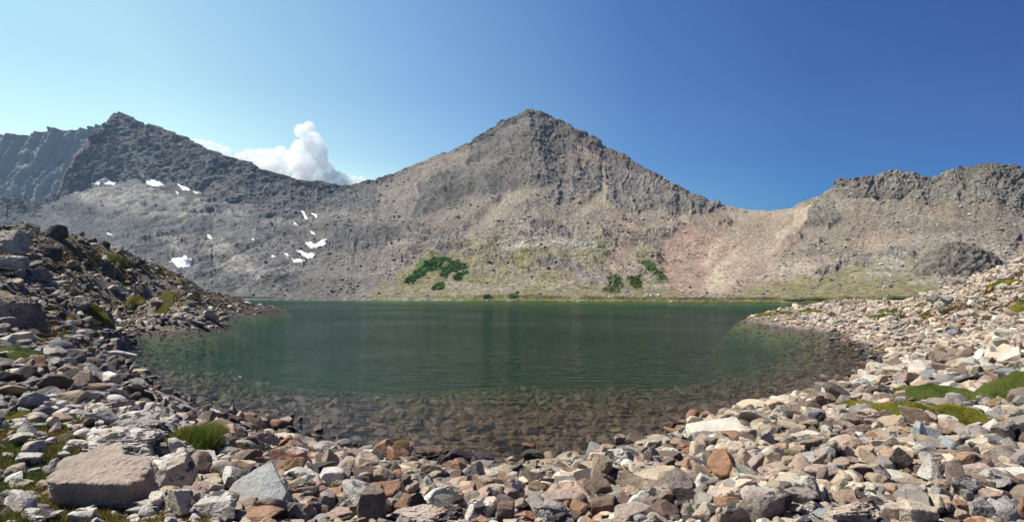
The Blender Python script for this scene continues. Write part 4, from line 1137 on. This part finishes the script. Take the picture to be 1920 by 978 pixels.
def driftwood():
    x0, x1, py = 207, 262, 670; Yc = hit(215, 676); n = 30; m = 12
    L = (x1 - x0) / F * Yc; s_ = np.linspace(0, 1, n)[:, None]; th = np.linspace(0, 2 * np.pi, m, endpoint=False)
    rad = .10 * (1 - .45 * s_) * (1 + .12 * vn(s_ * 9, np.cos(th) * 1.3, np.sin(th) * 1.3, 3))
    rad = rad * np.where((s_ < .01) | (s_ > .99), .35, 1)
    X = s_ * L + 0 * th; Yy = .05 * np.sin(s_ * 4) + rad * np.cos(th); Z = .10 + .05 * np.sin(s_ * 3 + 1) + rad * np.sin(th)
    V = np.stack([X, Yy, Z], -1).reshape(-1, 3); i = np.arange(n * m).reshape(n, m); j = np.roll(i, -1, 1)
    Fq = np.stack([i[:-1], j[:-1], j[1:], i[1:]], -1).reshape(-1, 4)
    cap0 = np.array([[0, k + 1, k, 0] for k in range(1, m - 1)]); b = (n - 1) * m; cap1 = np.array([[b, b + k, b + k + 1, b] for k in range(1, m - 1)])
    V = np.concatenate([V])
    tri = np.concatenate([Fq[:, [0, 1, 2]], Fq[:, [0, 2, 3]], cap0[:, :3], cap1[:, :3]])
    X0 = (x0 - 960) / F * Yc
    o = obj('driftwood_log', mesh_np('driftwood_log', V, tri, M_WOOD), loc=(X0, Yc, max(float(ground_fast(X0, Yc)), 0) + .08)); o.rotation_euler = (0, R(1.5), R(-4))
    st = ICO[1][0] * np.array([.02, .02, .14]) + np.array([.1, 0, .1]); k = obj('branch_stub', mesh_np('branch_stub', st @ roty(.5).T + np.array([L * .35, 0, .12]), ICO[1][1], M_WOOD), parent=o)
    tag(o, 'bleached white driftwood log lying on the stones into the water', 'log')
driftwood()

# ---------------------------------------------------------------- the boulder field: discs thrown largest first, no two in one spot
class Throw:
    def __init__(s, cell=.03): s.c = cell; s.g = {}
    def ok(s, u, l, r, ov=.82):
        k = int(math.ceil((r + .032) / s.c))
        gi, gj = int(math.floor(u / s.c)), int(math.floor(l / s.c))
        for a in range(gi - k, gi + k + 1):
            for b in range(gj - k, gj + k + 1):
                for (x, y, q) in s.g.get((a, b), ()):
                    if (x - u) ** 2 + (y - l) ** 2 < ((r + q) * ov) ** 2: return False
        return True
    def add(s, u, l, r): s.g.setdefault((int(math.floor(u / s.c)), int(math.floor(l / s.c))), []).append((u, l, r))
TH = Throw(.03)
TH0 = Throw(.03)
for (u, l, a, b) in blocked:                      # placed things enter as a patch of small discs
    q = min(.03, min(a, b)); na = max(1, int(a / q)); nb_ = max(1, int(b / q))
    for x_ in np.linspace(-1, 1, na) if na > 1 else [0]:
        for y_ in np.linspace(-1, 1, nb_) if nb_ > 1 else [0]:
            if x_ * x_ + y_ * y_ > 1.3: continue
            for t_ in (TH, TH0): t_.add(u + x_ * (a - q), l + y_ * (b - q), q * .9)
U0, U1, L0, L1 = -.93, .93, math.log(3.6), math.log(108)
def zone_weights(u, Y, z, r):
    if z < .12: return dict(brown=3, dark=3, grey=1.2, tan=1.2, rust=.8)
    if u > .30 and Y > 17: return dict(pink=4, cream=5, white=3.2, tan=1.6, bluegrey=.3, rust=.5, brown=.15)
    if u < -.35 and Y > 30: return dict(grey=3, white=2.2, cream=1, dark=1.3, brown=.8, tan=.8)
    if u < -.35 and Y > 10.5: return dict(dark=2.2, brown=2, grey=2.6, white=.7, tan=.8, rust=.4, bluegrey=.6)
    if u < -.5: return dict(white=4, cream=1.5, grey=1.5, tan=.5)
    if u < .15: return dict(tan=3, brown=3, grey=1.8, rust=1.3, cream=1.6, dark=1.1, white=.5, pink=1.2)
    return dict(tan=3.6, cream=2, pink=1.6, brown=2.8, grey=1.7, rust=1.1, white=.9, bluegrey=.6, dark=.5)
rocks = []
def throw(rw, tries, ov, lift=0, zmin=-3.0, amin=.0017, cond=None, lmax=L1, grid=True):
    us_ = rng.uniform(U0, U1, tries); l_ = rng.uniform(L0, min(L1, lmax), tries); Y_ = np.exp(l_); X_ = us_ * Y_
    z_ = ground_fast(X_, Y_); rr = rw * rng.uniform(.78, 1.28, tries)
    den = np.ones(tries)
    den = np.where((us_ < -.62) & (Y_ < 12), .35, den); den = np.where((us_ < -.665 + .05 * np.sin(Y_ * 3)) & (Y_ < 8), .03, den)                           # meadow corner keeps open ground
    den = np.where((us_ < -.4) & (Y_ > 24) & (z_ > 1.6), .85, den)
    den = np.where((us_ > .5) & (Y_ > 30) & (z_ > 3), .8, den)
    py = HZ - F * (z_ - ZC) / Y_
    keep = (z_ > zmin) & (py < 1040) & (rr / Y_ > amin) & (rng.uniform(size=tries) < den)
    keep &= ~((us_ > .3) & (Y_ > 25) & (rr > .0085 * Y_)) & ~((us_ < -.3) & (Y_ > 22) & (rr > .0105 * Y_))
    keep &= (rr <= .019 * Y_ + .025) & ((py < 975) | (rr < .05))
    if rw > .25: keep &= ~((us_ < -.60) & (Y_ < 11))
    if cond is not None: keep &= cond(us_, Y_, z_)
    for k in np.nonzero(keep)[0]:
        a = rr[k] / Y_[k]
        if not grid and not TH0.ok(us_[k], l_[k], a, .95): continue
        if grid:
            if not TH.ok(us_[k], l_[k], a, ov): continue
            TH.add(us_[k], l_[k], a)
        rocks.append((us_[k], Y_[k], z_[k], rr[k], lift))
far = lambda u, Y, z: Y > 14
dry = lambda u, Y, z: z > .28
throw(.55, 900, .95, cond=lambda u, Y, z: (Y > 38) & (z > .5) & (Y < 80))
throw(.38, 2500, .92, cond=lambda u, Y, z: (Y > 26) & (z > .35))
throw(.27, 6000, .9, cond=lambda u, Y, z: (Y > 14) & (z > .3))
throw(.20, 14000, .9, cond=lambda u, Y, z: (Y > 10) & (z > .2))
throw(.15, 12000, .88, cond=lambda u, Y, z: (Y > 6))
throw(.11, 24000, .88)
throw(.21, 16000, .85, cond=lambda u, Y, z: (Y > 26) & (z > .2))
throw(.14, 40000, .85, cond=lambda u, Y, z: (Y > 26) & (z > .1))
throw(.08, 50000, .86)
throw(.056, 90000, .84)
throw(.040, 70000, .86)
throw(.027, 9000, .8, lmax=math.log(11))
# a second layer lying on the first
throw(.16, 900, 1, .10, .3, grid=False, cond=lambda u, Y, z: (Y > 11))
throw(.095, 5000, 1, .07, .25, grid=False)
throw(.065, 5000, 1, .05, .15, grid=False)
throw(.26, 600, 1, .2, .6, grid=False, cond=lambda u, Y, z: (Y > 28))
nR = len(rocks)
RA = np.array(rocks)
ang = RA[:, 3] / RA[:, 1]
pyc = HZ - F * (RA[:, 2] - ZC) / RA[:, 1]; pxc = 960 + F * RA[:, 0]
vis = (np.abs(RA[:, 0]) < .84) & (pyc < 985) & (RA[:, 2] > -.05)
order = np.argsort(-np.where(vis, ang * np.where(RA[:, 4] > 0, 1.3, 1), 0))
n_ind = 298 - hero_n + 12
IND = set(order[:n_ind].tolist())
UNIT = {L: [rock_shape(L, 40 + k * 3, 6 + k % 5, .5, (40, 60, 60, 24)[k % 4] if L else 16, (0, .25, .35, .8)[L]) for k in range(28)] for L in (0, 1, 2, 3)}
bV, bF, bC, bS = [], [], [], []
nv = 0
shp_names = {0: 'slab', 1: 'block', 2: 'stone', 3: 'chunk'}
for k in range(nR):
    u, Y, z, r, lift = rocks[k]; X = u * Y; a = r / Y
    zw = zone_weights(u + .04 * math.sin(Y * 3.1 + k), Y, z, r); ks = list(zw); pr = np.array([zw[q] for q in ks]); cn = ks[int(rng.choice(len(ks), p=pr / pr.sum()))]
    c = np.array(PAL[cn]) * (1 + .16 * rng.normal()) * (1 + .02 * rng.normal(size=3))
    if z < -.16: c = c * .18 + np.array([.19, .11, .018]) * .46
    li = 0.
    if z > .35: li = float(rng.choice([0, .15, .5, .9], p=[.38, .27, .2, .15]))
    st = rng.uniform(.32, .85); wx_ = rng.uniform(.95, 1.5); wy_ = rng.uniform(.7, 1.0)
    ind = k in IND
    L = 3 if (ind or a > .016) else 2 if a > .006 else 1 if a > .0036 else 0
    if ind and a > .03: v, f = rock_shape(4, 5000 + k, 8, .5, 60)
    else: v, f = UNIT[L][int(rng.integers(28))]
    til = rng.normal(size=2) * (.22 if st < .6 else .35)
    if rng.random() < .12: til = til * 3
    M = rotz(rng.uniform(0, 6.28)) @ rotx(til[0]) @ roty(til[1]) @ np.diag([wx_ * r, wy_ * r, st * r]) @ rotz(rng.uniform(0, 6.28))
    v = v @ M.T
    hgt = v[:, 2].max() - v[:, 2].min()
    zc = z - v[:, 2].min() - hgt * rng.uniform(.12, .34) + lift * rng.uniform(.6, 1.2) * (1 if Y < 20 else 1.5)
    if ind:
        sh = 'flat slab' if st < .55 else 'block' if st > .8 else 'stone'
        sz = 'large' if a > .03 else 'medium' if a > .02 else 'small'
        adj = {'bluegrey': 'blue grey', 'pink': 'pinkish', 'rust': 'rusty'}.get(cn, cn)
        lab = uniq(f'{sz} {adj} {sh}' + (' spotted with lichen' if li > .4 else ''), 960 + F * u, HZ - F * (z - ZC) / Y)
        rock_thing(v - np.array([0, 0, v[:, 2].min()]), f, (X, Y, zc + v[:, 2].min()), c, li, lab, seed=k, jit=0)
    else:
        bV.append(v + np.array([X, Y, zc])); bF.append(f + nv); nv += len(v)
        cc = np.empty((len(v), 4)); cc[:, :3] = c; cc[:, 3] = li; bC.append(cc); bS.append(np.full(len(f), False))
so = obj('shore_rocks', mesh_np('shore_rocks', np.concatenate(bV), np.concatenate(bF), M_ROCK, np.clip(np.concatenate(bC), .01, 1), smooth=np.concatenate(bS)))
tag(so, 'thousands of smaller angular stones covering the shore, banks and lake bed', 'rubble', kind='stuff')
print('rocks', nR, 'verts', nv, 'heroes', hero_n, 'indiv', len(IND))
del bV, bF, bC

# ---------------------------------------------------------------- ground cover between the left hand rocks
r = np.random.default_rng(5)
n = 110000
u = r.uniform(-1.0, -.55, n); Y = np.exp(r.uniform(math.log(4), math.log(12.5), n)); X = u * Y
m = fbm(X * 1.6, Y * 1.6, 0, 3, 601) + .25 - np.clip((u + .70) * 5, 0, 3); k = (m > -.15)
n2_ = 9000; u2 = r.uniform(-.62, -.5, n2_); Y2 = np.exp(r.uniform(math.log(4.1), math.log(4.9), n2_))
X = np.concatenate([X[k], u2 * Y2]); Y = np.concatenate([Y[k], Y2]); n = len(X)
z = ground_fast(X, Y)
mix_ = fbm(X * 1.1, Y * 1.1, 0, 3, 610) + .45 * r.normal(size=n)
cg = np.where((mix_ > .45)[:, None], np.array([.19, .085, .03]), np.where((mix_ > -.1)[:, None], np.array([.17, .15, .035]), np.array([.065, .085, .02])))
cg = cg * r.uniform(.8, 1.7, (n, 1))
bv, bf, bc = blades(np.stack([X, Y, z - .005 + .03 * np.abs(fbm(X * 4, Y * 4, 0, 2, 3))], 1), r.uniform(.015, .055, n), np.clip(Y * .0022, .01, .03), cg, r, 1.3)
tag(obj('ground_cover', mesh_np('ground_cover', bv, bf, M_LEAF, np.concatenate([bc, np.ones((len(bc), 1))], 1), smooth=False)), 'low rust and yellow green alpine plants carpeting the soil at the lower left', 'ground cover', kind='stuff')
# dry grass on the left hillside and the right bank
n = 90000
u = np.concatenate([r.uniform(-.9, -.42, n), r.uniform(.62, .9, n // 5)]); Y = np.exp(np.concatenate([r.uniform(math.log(22), math.log(95), n), r.uniform(math.log(30), math.log(50), n // 5)])); X = u * Y; z = ground_fast(X, Y)
m = fbm(X / 4, Y / 4, 0, 4, 620) + .2 * (z > 2) - .1; k = (m > .12) & (z > .7); X, Y, z = X[k], Y[k], z[k]; n = len(X)
cg = np.array([.15, .125, .035]) * r.uniform(.5, 1.2, (n, 1)); cg[r.uniform(size=n) < .3] *= np.array([1.2, .65, .6]); cg[r.uniform(size=n) < .3] *= np.array([.5, .8, .6])
bv, bf, bc = blades(np.stack([X, Y, z], 1), r.uniform(.08, .28, n), Y * .0022, cg, r, 1.)
tag(obj('grass', mesh_np('grass', bv, bf, M_LEAF, np.concatenate([bc, np.ones((len(bc), 1))], 1), smooth=False)), 'dry brown and olive grass between the rocks of both banks', 'grass', kind='stuff')

# ---------------------------------------------------------------- talus and shrubs on the far slopes
r = np.random.default_rng(11)
n = 52000
cand_c = r.integers(0, len(cols), n * 2); cand_r = r.integers(i0 + 2, icrest - 6, n * 2)
w_ = (1 - crag[cand_r, cand_c] * .8) * np.interp(PYg[cand_r, cand_c], [300, 400, 470, 560], [.15, .3, 1, 1]) * (1 - .45 * mead[cand_r, cand_c]) * (1 - .7 * red[cand_r, cand_c]) * (1 - .95 * tanm[cand_r, cand_c]) * (1 - .6 * fan[cand_r, cand_c]) * (.35 + 1.2 * np.clip(fbm(PXg[cand_r, cand_c] / 30, PYg[cand_r, cand_c] / 14, 5, 3, 700), -.2, 1))
k = r.uniform(size=n * 2) < w_ * .8
k &= (cols[cand_c] > -60) & (cols[cand_c] < 1985)
cr_, cc_ = cand_r[k][:n], cand_c[k][:n]; n = len(cr_); Q = MT_P[cr_, cc_]
size = Q[:, 1] / F * (.62 + r.pareto(2.6, n).clip(0, 3.0) * 1.0) 
baseC = col_m = None
V0, F0 = [], []
protos = [rock_shape(0, 900 + q, 8, .6, 12) for q in range(24)]
pv = np.stack([p[0] for p in protos]); pf = protos[0][1]
sel = r.integers(0, 24, n); an = r.uniform(0, 6.28, n)
v = pv[sel] * np.stack([size * r.uniform(.9, 1.4, n), size, size * r.uniform(.5, .95, n)], 1)[:, None, :]
ca, sa = np.cos(an)[:, None], np.sin(an)[:, None]
v = np.stack([v[..., 0] * ca - v[..., 1] * sa, v[..., 0] * sa + v[..., 1] * ca, v[..., 2]], -1) + Q[:, None, :] + np.array([0, -.3, .45]) * size[:, None, None]
ff = (pf[None] + (np.arange(n) * 12)[:, None, None]).reshape(-1, 3)
tx = PXg[cr_, cc_]
tc_ = np.stack([np.interp(tx, [0, 500, 900, 1300, 1900], v_) for v_ in ([.20, .23, .34, .37, .36], [.197, .222, .31, .325, .325], [.194, .214, .27, .278, .275])], 1) * (1 + .28 * r.normal(size=(n, 1))).clip(.35, 1.7)
tcc = np.concatenate([np.repeat(tc_, 12, 0), np.ones((n * 12, 1))], 1).clip(.02, .7)
tag(obj('talus', mesh_np('talus', v.reshape(-1, 3), ff, M_MTN, tcc, smooth=False)), 'countless pale blocks of talus strewn over the far slopes', 'talus', kind='stuff')

def shrub_patch(poly, label, hgt=1.3, cA=(.04, .10, .022), cB=(.12, .21, .05), dens=2.3):
    p = np.array(poly); x0, y0 = p.min(0); x1, y1 = p.max(0); r = np.random.default_rng(int(x0 * 3 + y0))
    n = max(int((x1 - x0) * (y1 - y0) * dens), 30)
    gx, gy = r.uniform(x0, x1, n), r.uniform(y0, y1, n); ins = np.zeros(n, bool)
    jx = gx + 1.6 * fbm(gx / 4, gy / 3, 0, 2, 801); jy = gy + 1.0 * fbm(gx / 4, gy / 3, 5, 2, 805)
    for i in range(len(p)):
        a, b = p[i], p[i - 1]; ins ^= ((a[1] > jy) != (b[1] > jy)) & (jx < (b[0] - a[0]) * (jy - a[1]) / (b[1] - a[1] + 1e-9) + a[0])
    gx, gy = gx[ins], gy[ins]; n = len(gx)
    if n < 4: return
    Q, _ = mt_at(gx, gy)
    o0 = Q.mean(0); Q = Q - o0
    m = 7; P0 = np.repeat(Q, m, 0); nn = len(P0)
    hh = hgt * (.5 + .6 * vn(P0[:, 0] / 5, P0[:, 1] / 5, 0, 9)) 
    off = r.normal(size=(nn, 3)) * np.array([.5, .5, .3]); P0 = P0 + off; P0[:, 2] += hh * r.uniform(0, 1, nn)
    a = r.normal(size=(nn, 3)) * .34; b = r.normal(size=(nn, 3)) * .34; c = r.normal(size=(nn, 3)) * .34
    V = np.stack([P0 + a, P0 + b, P0 + c], 1).reshape(-1, 3); mm_ = r.uniform(size=(nn, 1)); cc = np.array(cA) * (1 - mm_) + np.array(cB) * mm_
    o = obj('shrub_patch', mesh_np('shrub_patch', V, np.arange(3 * nn).reshape(-1, 3), M_SHRUB, np.concatenate([np.repeat(cc, 3, 0), np.ones((3 * nn, 1))], 1), smooth=False), loc=o0)
    tag(o, label, 'shrubs', 'dark green shrub patches on the far slope')
shrub_patch(C2(608,826,640,800,690,772,720,742,745,732,765,734,812,738,800,750,770,765,760,780,700,795,660,815,630,828), 'largest dark green shrub patch, long and slanting down toward the lake below the peak')
shrub_patch(C2(765,806,775,775,800,765,815,750,850,749,847,762,872,766,868,780,845,788,800,800,780,808), 'dark green shrub patch joined to the upper end of the large slanting one')
shrub_patch(C2(818,810,830,803,856,802,850,812,832,817), 'small oval shrub patch just below the large pair')
shrub_patch(C2(722,852,735,840,775,835,768,846,740,854), 'thin shrub patch lowest under the large slanting one')
shrub_patch(C2(858,790,878,788,876,800,862,801), 'tiny dark shrub at the end of the large shrub pair', 2.5)
shrub_patch(C3(538,850,565,825,560,805,590,793,608,800,622,830,605,858,565,860), 'green shrub patch beside the grey bedrock near the middle of the far shore', .8, (.07, .12, .025), (.18, .22, .07), .6)
shrub_patch(C3(700,745,740,742,765,780,800,808,792,828,765,800,725,765), 'green tongue of shrubs running diagonally up a gully', .9, (.07, .12, .025), (.17, .22, .06), .9)
shrub_patch(C3(640,795,700,792,705,805,690,835,660,825), 'faint green shrub patch between the bedrock and the gully tongue', .9, (.06, .09, .02), (.12, .13, .04), 1.6)
for cx, cy, w in [(1072, 877, 10), (968, 797, 0)]:
    if w: shrub_patch(C2(cx - w, cy + 5, cx, cy - 6, cx + w, cy + 5), 'single dark bush at the water edge of the far shore under the peak', .8, dens=4)
shrub_patch(C3(22,883,32,872,42,883), 'dark shoreline bush, nearest to the pale rocks below the peak', .8, dens=4)
shrub_patch(C3(136,882,148,873,160,882), 'dark round bush standing on the green far shore strip', .8, dens=4)
# shore grass fringe
r = np.random.default_rng(21); n = 30000
px = r.uniform(640, 1760, n); px = px[r.uniform(size=n) < np.interp(px, [640, 900, 1100, 1700], [.2, .5, .9, 1]) * (.6 + fbm(px / 30, 0, 0, 3, 250)).clip(0, 1.2)]; n = len(px)
ci = np.searchsorted(cols, px).clip(0, len(cols) - 1); ri = r.integers(i0 - 7, i0 + 5, n); Q = MT_P[ri, ci] + r.normal(size=(n, 3)) * np.array([.5, .8, 0]); Q[:, 2] = np.maximum(Q[:, 2], -.15)
cg = np.array([.15, .145, .04]) * r.uniform(.5, 1.5, (n, 1)) * np.array([1, 1, 1])
bv, bf, bc = blades(Q, r.uniform(.1, .5, n), .3, cg, r, .8)
tag(obj('shore_grass', mesh_np('shore_grass', bv, bf, M_LEAF, np.concatenate([bc, np.ones((len(bc), 1))], 1), smooth=False)), 'olive green grass fringe along the far lake shore', 'grass', kind='stuff')

# ---- the dark craggy knoll in front of the right hand slope
def knoll():
    px0, px1, pyt, pyb = 1706, 1890, 455, 530; Yc = 250.
    W = (px1 - px0) / F * Yc / 2; cx = ((px0 + px1) / 2 - 960) / F * Yc; ztop = ZC + (HZ - pyt) / F * Yc; zb = 6.
    nu = 240; g = np.linspace(-1.35, 1.35, nu); gx, gy = np.meshgrid(g, g); q = np.hypot(gx, gy)
    h = np.clip(1 - q ** 2.0, -.25, 1); X = cx + gx * W; Y = Yc + gy * W * .9; Z = zb + (ztop - zb) * np.sign(h) * np.abs(h) ** .9 * (1 - .10 * gx)
    D = ridged((X + Z) / 6, Y / 9, (Z - .6 * X) / 2.6, 5, 850, .6); D2 = fbm(X / 1.5, Y / 1.5, Z / 1.5, 3, 860)
    X = X + gx * D * .9; Y = Y - .8 * D - .3 * D2; Z = Z + (D * 1.1 + D2 * .45) * (h > -.1)
    cc = C(.13, .115, .095) * (1 + .35 * D[..., None] + .3 * D2[..., None]); o0 = np.array([cx, Yc, 0])
    o = obj('rocky_knoll', mesh_np('rocky_knoll', (np.stack([X, Y, Z], -1).reshape(-1, 3) - o0), grid_faces(nu, nu), M_MTN, np.concatenate([cc.clip(.02, 1), np.ones(cc.shape[:2] + (1,))], -1).reshape(-1, 4)), loc=o0)
    tag(o, 'dark domed rocky knoll standing before the right hand slope', 'knoll', kind='thing')
knoll()

# ---------------------------------------------------------------- clouds beyond everything
def cloud(puffs, Yc, label, seed):
    r = np.random.default_rng(seed); VV, FF = [], []; nn = 0; d, f = ICO[4]
    for (px, py, rad) in puffs:
        for k in range(1):
            R0 = rad / F * Yc; c = np.array([(px - 960) / F * Yc, Yc + r.normal() * R0 * .5, ZC + (HZ - py) / F * Yc])
            q = d * 1.6 + c / 300
            dd = .10 * fbm(q[:, 0], q[:, 1], q[:, 2], 4, seed) + .07 * (np.abs(vn(d[:, 0] * 3.5 + px, d[:, 1] * 3.5, d[:, 2] * 3.5, seed)) * 2 - .6) + .04 * (np.abs(vn(d[:, 0] * 8 + px, d[:, 1] * 8, d[:, 2] * 8, seed)) * 2 - .6) + .03 * (np.abs(vn(d[:, 0] * 17 + px, d[:, 1] * 17, d[:, 2] * 17, seed)) * 2 - .6)
            VV.append(d * R0 * (1 + dd[:, None]) + c); FF.append(f + nn); nn += len(d)
    V = np.concatenate(VV); o0 = np.array([V[:, 0].mean(), Yc, V[:, 2].min()])
    o = obj('cloud', mesh_np('cloud', V - o0, np.concatenate(FF), M_CLOUD), loc=o0)
    tag(o, label, 'cloud', kind='thing')
cloud([(575,236,12),(570,250,13),(578,262,15),(590,262,14),(598,270,12),(585,280,22),(570,284,18),(602,285,13),(560,296,20),(540,296,18),(525,290,16),(506,294,15),(490,292,14),(470,294,14),(455,298,12),(446,302,9),
   (590,302,24),(568,315,28),(540,320,28),(510,318,26),(485,312,22),(605,318,20),(615,336,17),(632,334,14),(648,338,13),(662,339,11),(676,338,10),(684,342,7),(640,348,16),(600,345,24),(570,345,24),(535,345,24),(500,338,22),(470,315,20)], 4200, 'tall white cumulus cloud with a tower rising behind the saddle', 3)
cloud([(370,270,9),(382,274,11),(395,276,12),(408,280,11),(420,285,12),(430,292,8),(398,288,14),(380,282,12),(415,296,14)], 4400, 'small white cloud just above the left mountain ridge', 5)

# ---------------------------------------------------------------- the air
def haze():
    t = NT('mountain_air'); t.n.remove(t.p); v = t.new('ShaderNodeVolumePrincipled'); v.inputs['Color'].default_value = c4(.50, .75, 1.0); v.inputs['Density'].default_value = .000075; v.inputs['Anisotropy'].default_value = .2
    t.l(v.outputs[0], t.out.inputs[1])
    x0, x1, y0, y1, z0, z1 = -2700, 2300, -30, 2150, -250, 640
    V = [(x0, y0, z0), (x1, y0, z0), (x1, y1, z0), (x0, y1, z0), (x0, y0, z1), (x1, y0, z1), (x1, y1, z1), (x0, y1, z1)]
    Fc = [(0, 3, 2, 1), (4, 5, 6, 7), (0, 1, 5, 4), (1, 2, 6, 5), (2, 3, 7, 6), (3, 0, 4, 7)]
    tag(obj('haze', mesh_np('haze', V, Fc, t.m, smooth=False)), 'thin blue air between the lake and the far mountains', 'haze', kind='stuff')
haze()
